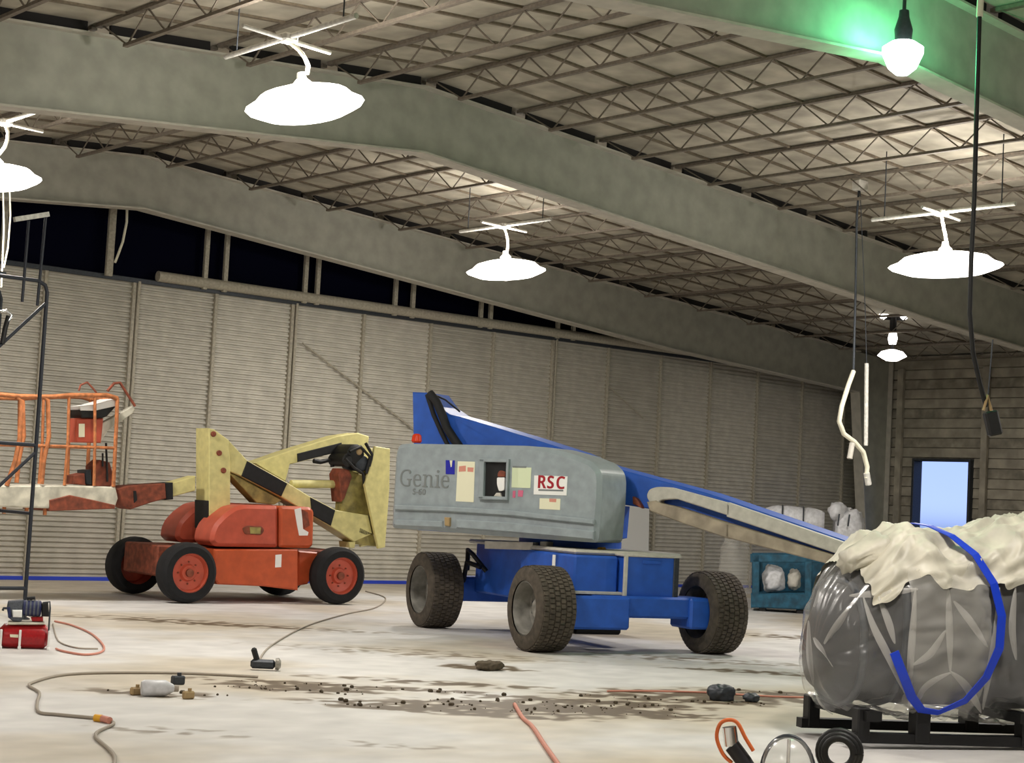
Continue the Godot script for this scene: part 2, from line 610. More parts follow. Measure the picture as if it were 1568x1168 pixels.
func build_back_wall():
	var zb := -25.36
	var wall := setting("wall_back", "tall wall of pale ribbed steel panels between vertical battens", "wall")
	var s := Shape.new()      # the ribs run level; one panel is 1.56 m wide
	var pitch := 0.0825
	var wide := 1.52
	var rows := 60
	for i in rows:
		var y := pitch * i
		var pr := [Vector2(y, 0), Vector2(y + pitch * 0.30, 0), Vector2(y + pitch * 0.45, 0.032), Vector2(y + pitch * 0.85, 0.032), Vector2(y + pitch, 0)]
		for k in 4:
			s.quad(Vector3(0, pr[k].x, pr[k].y), Vector3(wide, pr[k].x, pr[k].y), Vector3(wide, pr[k + 1].x, pr[k + 1].y), Vector3(0, pr[k + 1].x, pr[k + 1].y))
	var pm := s.done()
	var kinds := [M.panel, M.panel_pale, M.panel_dusty]
	var order := [0, 0, 2, 0, 1, 1, 1, 2, 0, 0, 2, 0, 0, 2, 0, 0]
	var x0 := 8.69
	for i in 16:
		var x := x0 + 1.56 * i
		put("panel", pm, kinds[order[i]], wall, Transform3D(Basis(), Vector3(x + 0.02, 0.0, zb)))
	for i in 16:
		var x := x0 + 1.56 * i
		var b := Shape.new()
		b.box(Vector3(x, 2.47, zb + 0.025), Vector3(0.06, 4.94, 0.11), 0.006)
		if i in [3, 5, 9]:
			b.box(Vector3(x + 0.075, 2.47, zb + 0.05), Vector3(0.05, 4.94, 0.09), 0.006)
		obj("batten", b, M.batten, wall)
	var r := Shape.new()      # the track along the head of the panels
	r.tube([Vector3(13.75, 5.06, zb + 0.12), Vector3(32.6, 5.06, zb + 0.12)], 0.09, 12)
	obj("track_tube", r, M.batten, wall)
	var h := Shape.new()
	h.box(Vector3(20.3, 4.95, zb + 0.03), Vector3(24.6, 0.08, 0.12), 0.008)
	obj("head_rail", h, M.steel, wall)
	for q in [[[Vector3(16.719, 4.246, -25.28), Vector3(19.414, 2.833, -25.28)]], [[Vector3(24.264, 4.13, -25.28), Vector3(25.355, 3.533, -25.28)]]]:
		var d := Shape.new()
		d.tube(q[0], 0.016, 6)
		obj("brace_rod", d, M.batten, wall)
	var back := Shape.new()
	back.box(Vector3(13, 2.4, zb - 0.12), Vector3(40, 4.9, 0.2))
	obj("outer_skin", back, M.galv, wall)
	var base := setting("baseboard_back", "thin blue strip along the foot of the panelled wall", "baseboard")
	var t := Shape.new()
	t.box(Vector3(20.6, 0.03, zb + 0.045), Vector3(24.0, 0.06, 0.03), 0.004)
	obj("strip", t, M.tape, base)
	# dark glazing above the panels
	var glaze := setting("window_1", "dark night glazing with paired posts above the panelled wall", "window")
	var edges := [8.0, 9.6, Vector3(12.891, 5.202, -25.3).x, Vector3(14.761, 5.451, -25.3).x, Vector3(16.784, 5.25, -25.3).x, Vector3(18.949, 5.271, -25.3).x, Vector3(20.992, 5.256, -25.3).x, Vector3(23.025, 5.352, -25.3).x, 29.0, 32.7]
	for i in edges.size() - 1:
		var p := Shape.new()
		p.prism(PackedVector2Array([Vector2(edges[i], 4.96), Vector2(edges[i + 1], 4.96), Vector2(edges[i + 1], top_y(edges[i + 1]) + 0.1), Vector2(edges[i], top_y(edges[i]) + 0.1)]), zb - 0.06, zb - 0.03)
		obj("pane", p, M.night_glass, glaze)
	var posts := [Vector3(11.025, 4.741, -25.22).x, Vector3(12.85, 5.19, -25.22).x, Vector3(14.639, 5.429, -25.22).x, Vector3(15.029, 5.368, -25.22).x, Vector3(16.667, 5.348, -25.22).x, Vector3(16.931, 5.381, -25.22).x, Vector3(18.669, 5.355, -25.22).x, Vector3(19.082, 5.343, -25.22).x, Vector3(20.741, 5.287, -25.22).x, Vector3(20.989, 5.277, -25.22).x, Vector3(22.759, 5.293, -25.22).x, Vector3(23.189, 5.3, -25.22).x]
	for i in posts.size():
		var x: float = posts[i]
		var p := Shape.new()
		p.box(Vector3(x, (5.0 + top_y(x)) * 0.5, zb + 0.13), Vector3(0.12 if i == 1 else 0.08, top_y(x) - 5.0 + 0.1, 0.07), 0.006)
		obj("post", p, M.batten, glaze)
	var skin := Shape.new()
	skin.prism(PackedVector2Array([Vector2(-7, 4.8), Vector2(33, 4.8), Vector2(33, top_y(33) + 0.2), Vector2(RIDGE_X, top_y(RIDGE_X) + 0.2), Vector2(-7, top_y(-7) + 0.2)]), zb - 0.3, zb - 0.2)
	obj("outer_shutter", skin, M.black, glaze)

func build_right_wall():
	var xw := 32.62
	var wall := setting("wall_right", "shaded side wall of level steel siding boards", "wall")
	var za := -25.3
	var zd0 := -23.62
	var zd1 := -22.05
	var zb := -9.0
	var tall := 0.225
	var rows := 24
	for i in rows:
		var y := tall * i
		for seg in ([[za, zd0], [zd1, zb]] if y + tall * 0.5 < 3.05 else [[za, zb]]):
			var s := Shape.new()
			s.prism(PackedVector2Array([Vector2(0.05, y), Vector2(-0.018, y + 0.004), Vector2(-0.004, y + tall - 0.02), Vector2(0.02, y + tall - 0.004), Vector2(0.05, y + tall)]), seg[0], seg[1], 0.0, Transform3D(Basis(), Vector3(xw, 0, 0)))
			obj("siding_board", s, M.siding if i % 3 else M.siding_dull, wall)
	for z in [-24.05, -21.75, -19.0]:
		var s := Shape.new()
		s.box(Vector3(xw - 0.07, 2.6, z), Vector3(0.10, 5.2, 0.16), 0.01)
		obj("girt_post", s, M.siding, wall)
	var o := Shape.new()
	for seg in [[-25.7, zd0], [zd1, 10.0]]:
		o.box(Vector3(xw + 0.15, 2.75, (seg[0] + seg[1]) * 0.5), Vector3(0.2, 5.5, seg[1] - seg[0]))
	o.box(Vector3(xw + 0.15, 4.28, (zd0 + zd1) * 0.5), Vector3(0.2, 2.42, zd1 - zd0))
	obj("outer_skin", o, M.siding_dull, wall)
	var door := setting("door_1", "open doorway with bright blue evening sky beyond", "door")
	for q in [[Vector3(xw, 1.53, zd0 + 0.03), Vector3(0.3, 3.06, 0.06)], [Vector3(xw, 1.53, zd1 - 0.03), Vector3(0.3, 3.06, 0.06)], [Vector3(xw, 3.09, (zd0 + zd1) * 0.5), Vector3(0.3, 0.06, zd1 - zd0)]]:
		var s := Shape.new()
		s.box(q[0], q[1], 0.008)
		obj("frame", s, M.steel, door)

func build_other_walls():
	var wl := setting("wall_left", "pale steel wall on the far left of the hall", "wall")
	var s := Shape.new()
	s.box(Vector3(-7.0, 2.8, -8), Vector3(0.2, 5.6, 36))
	obj("skin", s, M.siding, wl)
	var wf := setting("wall_front", "pale steel wall behind the viewer", "wall")
	var f := Shape.new()
	f.prism(PackedVector2Array([Vector2(-7, 0), Vector2(33, 0), Vector2(33, top_y(33) + 0.2), Vector2(RIDGE_X, top_y(RIDGE_X) + 0.2), Vector2(-7, top_y(-7) + 0.2)]), 9.8, 10.0)
	obj("skin", f, M.siding, wf)

# ---------------------------------------------------------------- lamps
func pendant(label: String, at: Vector3, r: float, tilt: float, hang: Vector3, bend: float):
	var t := thing("pendant_lamp", label, "lamp", at, 0.0, "pendant lamps under the roof")
	var bas := Basis(Vector3(0.651, 0, -0.759), tilt)
	var xf := Transform3D(bas, Vector3.ZERO)
	var lens := Shape.new()
	lens.lathe([Vector2(0, -0.13), Vector2(0.03, -0.13), Vector2(0.035, -0.10), Vector2(r * 0.40, -0.095), Vector2(r * 0.70, -0.07), Vector2(r * 0.97, 0.0), Vector2(r, 0.02), Vector2(r * 0.86, 0.06), Vector2(r * 0.74, 0.13), Vector2(r * 0.5, 0.17), Vector2(0, 0.18)], xf, 20)
	obj("glowing_lens", lens, M.lens, t)
	var rim := Shape.new()
	rim.lathe([Vector2(0.09, 0.18), Vector2(0.09, 0.24), Vector2(0.05, 0.28), Vector2(0.04, 0.34), Vector2(0, 0.34)], xf, 20)
	obj("housing", rim, M.white, t)
	var h := hang - at
	var c := Shape.new()
	var mid := (h + Vector3(0, 0.33, 0)) * 0.5 + Vector3(0.76, 0, 0.65) * bend
	c.tube([Vector3(0, 0.33, 0), Vector3(0, 0.33, 0).lerp(mid, 0.5) + Vector3(0.76, 0, 0.65) * bend * 0.3, mid, mid.lerp(h, 0.5) + Vector3(0.76, 0, 0.65) * bend * 0.3, h], 0.022, 8)
	obj("hanger_cord", c, M.white_cord, t)
	var b := Shape.new()
	b.box(h + Vector3(0, 0.02, 0), Vector3(0.16, 0.08, 0.16), 0.02)
	b.tube([h + Vector3(-0.55, 0.0, 0.1), h + Vector3(0.55, 0.02, -0.1)], 0.022, 8)
	b.tube([h + Vector3(0.0, 0.03, -1.1), h + Vector3(0.0, 0.03, 1.1)], 0.028, 8)
	obj("bracket", b, M.white, t)
	for dz in [-0.9, 0.9]:
		var rod := Shape.new()
		rod.tube([h + Vector3(0, 0.03, dz), Vector3(h.x, top_y(hang.x) + DECK_GAP - at.y, h.z + dz)], 0.008, 6)
		obj("hanger_rod", rod, M.steel, t)
	var down := AreaLight3D.new()
	down.name = "lamp_light"
	down.area_size = Vector2(r * 1.1, r * 1.1)
	down.light_color = Color(1.0, 0.975, 0.94)
	down.light_energy = LAMP_POWER
	down.area_range = 60.0
	down.area_attenuation = 2.0
	down.shadow_enabled = true
	down.position = Vector3(0, -0.15, 0)
	down.rotation = Vector3(-PI / 2, 0, 0)
	t.add_child(down)
	var upl := OmniLight3D.new()      # light leaving the open top of the reflector
	upl.name = "vent_light"
	upl.light_color = Color(1.0, 0.975, 0.94)
	upl.light_energy = UP_POWER
	upl.omni_range = 40.0
	upl.omni_attenuation = 2.0
	upl.light_size = 0.12
	upl.shadow_enabled = true
	upl.position = Vector3(0.0, 0.46, 0)
	t.add_child(upl)

func build_lamps():
	pendant("large tilted pendant lamp on a curved cord, nearest and highest", Vector3(8.762, 5.241, -13.45), 0.57, -0.17, Vector3(8.424, 5.791, -13.3), 0.07)
	pendant("broad pendant lamp above the open blue doorway", Vector3(18.309, 4.916, -12.9), 0.73, -0.05, Vector3(18.311, 5.624, -13), 0.0)
	pendant("smaller pendant lamp hanging above the blue boom lift", Vector3(17.074, 5.204, -20.2), 0.63, -0.09, Vector3(16.985, 5.905, -20.2), 0.03)
	pendant("pendant lamp cut by the left picture edge above the scaffold", Vector3(8.681, 5.273, -20.2), 0.55, -0.10, Vector3(8.736, 6.003, -20.2), 0.07)
	for q in [[Vector3(8.8, 5.3, -5.6), "pendant lamp over the near end of the hall, out of view"], [Vector3(-1.2, 5.1, -13.4), "pendant lamp over the bay beyond the scaffold, out of view"], [Vector3(-1.2, 5.1, -6.0), "pendant lamp beside the viewer, out of view"], [Vector3(19.5, 5.2, -5.6), "pendant lamp past the wrapped machine, out of view"]]:
		pendant(q[1], q[0], 0.57, 0.0, Vector3(q[0].x, top_y(q[0].x) - 0.3, q[0].z), 0.0)
	# floodlights with a dish below, far bay
	var p := Vector3(28.351, 5.005, -21.2)
	var t := thing("floodlight_cluster", "small cluster of floodlights above a glowing dish, by the corner column", "lamp", p)
	var s := Shape.new()
	s.lathe([Vector2(0, -0.10), Vector2(0.12, -0.10), Vector2(0.30, 0.0), Vector2(0.22, 0.09), Vector2(0.08, 0.13), Vector2(0, 0.13)], Transform3D(), 16)
	obj("glowing_dish", s, M.lens, t)
	var n := Shape.new()
	n.lathe([Vector2(0, 0.24), Vector2(0.07, 0.24), Vector2(0.10, 0.36), Vector2(0.07, 0.50), Vector2(0, 0.50)], Transform3D(), 12)
	obj("glowing_bulb", n, M.lens, t)
	var k := Shape.new()
	k.tube([Vector3(0, 0.13, 0), Vector3(0, 0.25, 0)], 0.03, 8)
	obj("stem", k, M.black, t)
	k = Shape.new()
	k.tube([Vector3(0, 0.50, 0), Vector3(0, 0.70, 0), Vector3(0, 0.95, 0)], 0.07, 8)
	k.tube([Vector3(0, 0.92, 0), Vector3(0, top_y(p.x) - p.y, 0)], 0.02, 6)
	obj("stem", k, M.black, t)
	k = Shape.new()
	k.bar(Vector3(-0.18, 0.80, -0.15), Vector3(0.18, 0.80, 0.15), 0.08, 0.12)
	obj("crossbar", k, M.black, t)
	for sgn in [-1.0, 1.0]:
		var h := Shape.new()
		h.lathe([Vector2(0, -0.09), Vector2(0.09, -0.06), Vector2(0.10, 0.02), Vector2(0.05, 0.09), Vector2(0, 0.09)], Transform3D(Basis(Vector3(0.65, 0, -0.76), sgn * 0.9), Vector3(0.15 * sgn, 0.84, 0.13 * sgn)), 12)
		obj("flood_head", h, M.lens, t)
	var a := AreaLight3D.new()
	a.name = "lamp_light"
	a.area_size = Vector2(0.4, 0.4)
	a.light_color = Color(1.0, 0.975, 0.94)
	a.light_energy = LAMP_POWER * 0.2
	a.area_range = 60.0
	a.area_attenuation = 2.0
	a.shadow_enabled = true
	a.position = Vector3(0, -0.13, 0)
	a.rotation = Vector3(-PI / 2, 0, 0)
	t.add_child(a)
	# globe lamp with greenish light against the near beam
	var g := thing("globe_lamp", "white globe lamp casting green light on the near beam", "lamp", Vector3(12.592, 5.87, -9.42))
	var gl := Shape.new()
	gl.lathe([Vector2(0, -0.17), Vector2(0.06, -0.16), Vector2(0.13, -0.10), Vector2(0.19, 0.04), Vector2(0.19, 0.09), Vector2(0.11, 0.145), Vector2(0, 0.15)], Transform3D(), 24)
	obj("globe", gl, M.globe, g)
	var so := Shape.new()
	so.lathe([Vector2(0, 0.152), Vector2(0.075, 0.152), Vector2(0.085, 0.26), Vector2(0.05, 0.38), Vector2(0.045, 0.44), Vector2(0, 0.44)], Transform3D(), 16)
	obj("socket", so, M.steel, g)
	var ar := Shape.new()
	ar.tube([Vector3(0, 0.43, 0), Vector3(0, 0.62, 0), Vector3(0, 0.70, -0.12), Vector3(0, 0.70, -0.37)], 0.018, 8)
	obj("arm", ar, M.steel, g)
	var ol := OmniLight3D.new()
	ol.name = "globe_light"
	ol.light_color = Color(0.36, 1.0, 0.66)
	ol.light_energy = 2.4
	ol.omni_range = 40.0
	ol.omni_attenuation = 2.0
	ol.light_size = 0.1
	ol.shadow_enabled = true
	ol.position = Vector3(0, -0.02, 0)
	g.add_child(ol)

# ---------------------------------------------------------------- orange and cream boom lift
func part(called: String, m: Material, parent: Node, pts: Array, z0: float, z1: float, bev := 0.012) -> MeshInstance3D:
	var s := Shape.new()
	s.prism(PackedVector2Array(pts), z0, z1, bev)
	return obj(called, s, m, parent)

func pipe(called: String, m: Material, parent: Node, pts: Array, r: float, sides := 8) -> MeshInstance3D:
	var s := Shape.new()
	s.tube(pts, r, sides)
	return obj(called, s, m, parent)

func rounded(pts: Array, r: float, n := 4) -> Array:      # outline with its corners rounded
	var out := []
	var c := pts.size()
	for i in c:
		var p: Vector2 = pts[i]
		var a: Vector2 = pts[(i + c - 1) % c] - p
		var b: Vector2 = pts[(i + 1) % c] - p
		var k := minf(r, 0.45 * minf(a.length(), b.length()))
		var p0 := p + a.normalized() * k
		var p1 := p + b.normalized() * k
		for j in n + 1:
			var t := float(j) / n
			out.append(p0.lerp(p, t).lerp(p.lerp(p1, t), t))
	return out

const SIDEWAYS := Basis(Vector3(1, 0, 0), Vector3(0, 0, 1), Vector3(0, -1, 0))      # turns a lathe's axis towards +z

func build_orange_lift():
	var t := thing("boom_lift", "orange and cream articulating boom lift by the panelled wall", "boom lift", Vector3(13.23, 0, -20.43), deg_to_rad(-4.0))
	# wheels
	var tire := Shape.new()
	tire.lathe([Vector2(0.27, -0.15), Vector2(0.36, -0.15), Vector2(0.405, -0.11), Vector2(0.415, -0.05), Vector2(0.415, 0.05), Vector2(0.405, 0.11), Vector2(0.36, 0.15), Vector2(0.27, 0.15)], Transform3D(SIDEWAYS, Vector3.ZERO), 36)
	var rim := Shape.new()
	rim.lathe([Vector2(0.275, -0.12), Vector2(0.275, 0.13), Vector2(0.255, 0.13), Vector2(0.235, 0.07), Vector2(0.12, 0.05), Vector2(0.10, 0.09), Vector2(0, 0.09)], Transform3D(SIDEWAYS, Vector3.ZERO), 32)
	var hub := Shape.new()
	hub.lathe([Vector2(0.055, 0.08), Vector2(0.055, 0.13), Vector2(0.04, 0.14), Vector2(0, 0.14)], Transform3D(SIDEWAYS, Vector3.ZERO), 14)
	for i in 8:
		var a := TAU * i / 8.0
		hub.lathe([Vector2(0.012, 0.05), Vector2(0.012, 0.075), Vector2(0, 0.075)], Transform3D(SIDEWAYS, Vector3(cos(a) * 0.15, sin(a) * 0.15, 0)), 6)
	var tm := tire.done()
	var rm := rim.done()
	var hm := hub.done()
	for q in [[-1.24, -0.16, 1.0], [1.17, -0.16, 1.0], [-1.24, -1.86, -1.0], [1.17, -1.86, -1.0]]:
		var bas := Basis() if q[2] > 0.0 else Basis(Vector3.UP, PI)
		var w := sub("wheel", t, Transform3D(bas, Vector3(q[0], 0.42, q[1])))
		put("tire", tm, M.tire, w)
		put("rim", rm, M.orange_red, w)
		put("hub", hm, M.rust, w).set_meta("kind", "stuff")
	for x in [-1.24, 1.17]:
		var ax := Shape.new()
		ax.box(Vector3(x, 0.42, -1.01), Vector3(0.26, 0.2, 1.5), 0.02)
		obj("axle", ax, M.rust, t)
	# chassis
	part("chassis", M.orange, t, [Vector2(-0.85, 0.749), Vector2(0.489, 0.784), Vector2(0.53, 0.194), Vector2(-0.038, 0.247), Vector2(-0.745, 0.263), Vector2(-0.822, 0.36)], -0.14, -1.85, 0.02)
	var c := Shape.new()
	c.box(Vector3(-0.05, 0.56, -1.0), Vector3(3.0, 0.42, 1.1), 0.02)
	obj("frame_box", c, M.rust, t)
	part("end_box", M.orange, t, [Vector2(0.651, 0.754), Vector2(0.981, 0.737), Vector2(0.961, 0.419), Vector2(0.844, 0.27), Vector2(0.692, 0.244)], -0.42, -1.5, 0.02)
	part("document_label", M.label_white, t, [Vector2(0.119, 0.695), Vector2(0.218, 0.705), Vector2(0.223, 0.523), Vector2(0.126, 0.517)], -0.135, -0.13, 0.0)
	# turntable and covers
	var tt := Shape.new()
	tt.lathe([Vector2(0, 0.92), Vector2(0.62, 0.92), Vector2(0.62, 1.02), Vector2(0, 1.02)], Transform3D(Basis(), Vector3(0.0, 0.0, -0.98)), 28)
	obj("turntable", tt, M.black, t)
	var hood := part("side_cover", M.orange_red, t, rounded([Vector2(-0.901, 0.856), Vector2(-0.89, 0.984), Vector2(-0.841, 1.097), Vector2(-0.726, 1.223), Vector2(-0.564, 1.342), Vector2(-0.409, 1.381), Vector2(0.132, 1.391), Vector2(0.174, 0.798), Vector2(-0.811, 0.786)], 0.04), -0.15, -0.72, 0.05)
	part("vent_plate", M.rust, hood, rounded([Vector2(-0.436, 1.057), Vector2(-0.354, 1.096), Vector2(-0.119, 1.092), Vector2(-0.078, 1.039), Vector2(-0.119, 0.968), Vector2(-0.385, 0.972)], 0.03), -0.152, -0.135, 0.005)
	part("vent_slot", M.olive, hood, [Vector2(-0.318, 1.074), Vector2(-0.145, 1.075), Vector2(-0.144, 0.985), Vector2(-0.304, 0.984)], -0.137, -0.128, 0.0)
	var rear := part("engine_cover", M.orange, t, rounded([Vector2(0.157, 1.388), Vector2(0.663, 1.396), Vector2(0.729, 1.336), Vector2(0.747, 0.842), Vector2(0.682, 0.802), Vector2(0.198, 0.799)], 0.04), -0.15, -0.72, 0.04)
	part("reflective_sticker", M.label_white, rear, [Vector2(0.389, 1.349), Vector2(0.492, 1.378), Vector2(0.525, 1.222), Vector2(0.546, 1.078), Vector2(0.641, 1.033), Vector2(0.631, 0.984), Vector2(0.492, 0.98), Vector2(0.449, 1.123)], -0.152, -0.14, 0.0)
	part("dark_sticker", M.rust, rear, [Vector2(0.508, 1.354), Vector2(0.607, 1.322), Vector2(0.654, 1.13), Vector2(0.568, 1.079), Vector2(0.531, 1.222)], -0.152, -0.14, 0.0)
	part("side_cover", M.orange_red, t, rounded([Vector2(-0.901, 0.856), Vector2(-0.89, 0.984), Vector2(-0.841, 1.097), Vector2(-0.726, 1.223), Vector2(-0.564, 1.342), Vector2(-0.409, 1.381), Vector2(0.132, 1.391), Vector2(0.174, 0.798), Vector2(-0.811, 0.786)], 0.04), -1.25, -1.82, 0.05)
	part("engine_cover", M.orange, t, rounded([Vector2(0.157, 1.388), Vector2(0.663, 1.396), Vector2(0.729, 1.336), Vector2(0.747, 0.842), Vector2(0.682, 0.802), Vector2(0.198, 0.799)], 0.04), -1.25, -1.82, 0.04)
	# tower at the head of the booms
	var tower := part("tower", M.cream, t, [Vector2(-0.84, 2.438), Vector2(-0.752, 2.425), Vector2(-0.511, 2.288), Vector2(-0.46, 1.864), Vector2(-0.424, 1.363), Vector2(-0.518, 1.187), Vector2(-0.671, 0.925), Vector2(-0.697, 0.811), Vector2(-0.723, 0.81)], -0.55, -0.97, 0.012)
	part("rubber_pad", M.black, tower, [Vector2(-0.79, 1.414), Vector2(-0.75, 1.416), Vector2(-0.721, 1.007), Vector2(-0.761, 1.017)], -0.56, -0.96, 0.006)
	for q in [[Vector3(-0.771, 2.359, -0.54), Vector3(-0.662, 2.096, -0.54), Vector3(-0.576, 1.853, -0.54)]]:
		for p in q:
			var s := Shape.new()
			s.lathe([Vector2(0.04, -0.02), Vector2(0.04, 0.012), Vector2(0.03, 0.02), Vector2(0, 0.02)], Transform3D(SIDEWAYS, p), 12)
			obj("pin", s, M.rust, tower)
	# main boom
	var boom := part("main_boom", M.cream, t, [Vector2(-0.74, 2.409), Vector2(-0.501, 2.293), Vector2(-0.178, 2.019), Vector2(0.474, 1.742), Vector2(0.896, 1.545), Vector2(1.354, 1.365), Vector2(1.926, 1.307), Vector2(2.011, 1.032), Vector2(1.699, 0.902), Vector2(1.276, 1.113), Vector2(0.397, 1.523), Vector2(-0.248, 1.783), Vector2(-0.489, 1.857)], -0.59, -0.93, 0.012)
	part("black_sleeve", M.rubber, boom, [Vector2(-0.185, 2.009), Vector2(0.489, 1.719), Vector2(0.403, 1.526), Vector2(-0.262, 1.79)], -0.57, -0.95, 0.008)
	part("black_sleeve", M.rubber, boom, [Vector2(0.891, 1.535), Vector2(1.328, 1.36), Vector2(1.269, 1.129), Vector2(0.937, 1.276)], -0.57, -0.95, 0.008)
	part("link_arm", M.olive, t, [Vector2(-0.453, 1.834), Vector2(-0.339, 1.802), Vector2(0.451, 1.47), Vector2(0.331, 1.401), Vector2(0.041, 1.416)], -0.64, -0.88, 0.01)
	pipe("lift_cylinder", M.chrome, t, [Vector3(0.584, 1.644, -0.78), Vector3(0.984, 1.413, -0.78), Vector3(1.271, 1.225, -0.78)], 0.035)
	# upper boom behind
	var upper := part("upper_boom", M.cream, t, [Vector2(0.163, 1.994), Vector2(0.683, 2.193), Vector2(1.564, 2.489), Vector2(1.904, 2.555), Vector2(2.107, 2.512), Vector2(2.097, 2.299), Vector2(1.648, 2.261), Vector2(0.885, 2.044), Vector2(0.753, 2.009), Vector2(0.694, 1.749), Vector2(0.467, 1.844)], -1.0, -1.34, 0.012)
	part("black_sleeve", M.rubber, upper, [Vector2(0.859, 2.174), Vector2(1.615, 2.387), Vector2(1.624, 2.26), Vector2(0.873, 2.049)], -0.98, -1.36, 0.008)
	pipe("level_cylinder", M.cream, t, [Vector3(0.703, 1.715, -0.85), Vector3(1.554, 1.754, -0.85)], 0.06, 12)
	pipe("hose_clamp", M.black, upper, [Vector3(1.122, 2.081, -0.95), Vector3(1.239, 2.07, -0.95), Vector3(1.427, 2.116, -0.95), Vector3(1.458, 2.011, -0.95)], 0.035)
	# upright at the elbow
	part("elbow_plate", M.cream, t, [Vector2(1.912, 2.352), Vector2(2.185, 2.333), Vector2(2.214, 1.727), Vector2(2.196, 0.838), Vector2(2.077, 0.815), Vector2(1.769, 1.757), Vector2(1.885, 2.142)], -0.5, -0.56, 0.008)
	part("elbow_plate", M.cream, t, [Vector2(1.912, 2.352), Vector2(2.185, 2.333), Vector2(2.214, 1.727), Vector2(2.196, 0.838), Vector2(2.077, 0.815), Vector2(1.769, 1.757), Vector2(1.885, 2.142)], -1.0, -1.06, 0.008)
	part("elbow_spacer", M.olive, t, [Vector2(2.048, 2.151), Vector2(2.214, 2.16), Vector2(2.213, 1.726), Vector2(2.186, 1.012), Vector2(2.094, 1.263)], -0.56, -1.0, 0.0)
	part("elbow_post", M.olive, t, [Vector2(1.521, 1.993), Vector2(1.919, 1.9), Vector2(2.032, 1.301), Vector2(1.521, 1.347)], -0.72, -0.92, 0.01)
	part("elbow_guard", M.rust, t, [Vector2(1.4, 1.899), Vector2(1.453, 1.99), Vector2(1.586, 1.972), Vector2(1.637, 1.873), Vector2(1.528, 1.54), Vector2(1.473, 1.488)], -0.66, -0.95, 0.01)
	for q in [[Vector3(1.624, 2.215, -0.58), 0.15, M.black], [Vector3(1.751, 2.083, -0.58), 0.12, M.steel], [Vector3(1.498, 2.119, -0.58), 0.10, M.black], [Vector3(1.668, 2.255, -0.56), 0.06, M.brass]]:
		var s := Shape.new()
		s.lathe([Vector2(0, -0.42), Vector2(q[1], -0.42), Vector2(q[1], 0.0), Vector2(q[1] * 0.6, 0.03), Vector2(0, 0.03)], Transform3D(SIDEWAYS, q[0]), 18)
		obj("knuckle", s, q[2], t)
	for q in [[Vector3(1.494, 2.245, -0.54), Vector3(1.68, 2.332, -0.54), Vector3(1.853, 2.191, -0.54), Vector3(1.811, 1.935, -0.54)], [Vector3(1.426, 2.14, -0.56), Vector3(1.612, 2, -0.56), Vector3(1.764, 1.932, -0.56), Vector3(1.809, 1.707, -0.56)], [Vector3(1.759, 2.388, -0.53), Vector3(1.89, 2.218, -0.53), Vector3(1.857, 2.039, -0.53)]]:
		pipe("hydraulic_hose", M.black, t, q, 0.025)
	part("elbow_foot", M.olive, t, [Vector2(1.804, 1.111), Vector2(2.048, 1.031), Vector2(2.121, 0.842), Vector2(1.741, 0.865), Vector2(1.665, 0.906)], -0.62, -0.9, 0.01)
	part("gusset", M.black, t, [Vector2(1.786, 1.112), Vector2(2.015, 1.03), Vector2(1.882, 1.014), Vector2(1.775, 1.048)], -0.59, -0.62, 0.0)
	part("stop_block", M.cream, t, [Vector2(1.609, 0.897), Vector2(1.727, 0.901), Vector2(1.718, 0.808), Vector2(1.63, 0.813)], -0.6, -0.9, 0.006)
	# jib and platform
	part("jib", M.cream, t, [Vector2(-1.335, 1.633), Vector2(-0.965, 1.753), Vector2(-0.95, 1.547), Vector2(-1.303, 1.442)], -0.62, -0.88, 0.012)
	part("jib_collar", M.rubber, t, [Vector2(-1.446, 1.628), Vector2(-1.322, 1.643), Vector2(-1.3, 1.41), Vector2(-1.412, 1.395)], -0.58, -0.92, 0.01)
	var head := part("platform_mount", M.rust, t, [Vector2(-2.156, 1.512), Vector2(-2.013, 1.565), Vector2(-1.455, 1.627), Vector2(-1.422, 1.418), Vector2(-1.649, 1.35), Vector2(-1.94, 1.244), Vector2(-2.054, 1.287)], -0.55, -0.95, 0.012)
	part("stamped_mark", M.black, head, [Vector2(-1.926, 1.5), Vector2(-1.884, 1.502), Vector2(-1.86, 1.376), Vector2(-1.902, 1.333)], -0.552, -0.54, 0.0)
	var tray := part("platform_tray", M.tarp, t, [Vector2(-4.287, 1.468), Vector2(-2.988, 1.531), Vector2(-2.301, 1.542), Vector2(-2.252, 1.39), Vector2(-2.283, 1.287), Vector2(-3.196, 1.216), Vector2(-4.267, 1.206)], -0.28, -1.22, 0.02)
	part("tray_skid", M.rust, tray, [Vector2(-3.22, 1.327), Vector2(-2.948, 1.405), Vector2(-2.616, 1.353), Vector2(-2.301, 1.299), Vector2(-2.298, 1.249), Vector2(-3.209, 1.182)], -0.26, -1.24, 0.01)
	for x in [-30.0, 40.0, 165.0, 270.0]:
		var s := Shape.new()
		var p: Vector3 = Vector3(-3.867, 1.232, -0.3)
		s.box(p + Vector3(x * 0.0024, -0.03, -0.1), Vector3(0.04, 0.16, 0.05), 0.006)
		obj("kick_bracket", s, M.rail, tray)
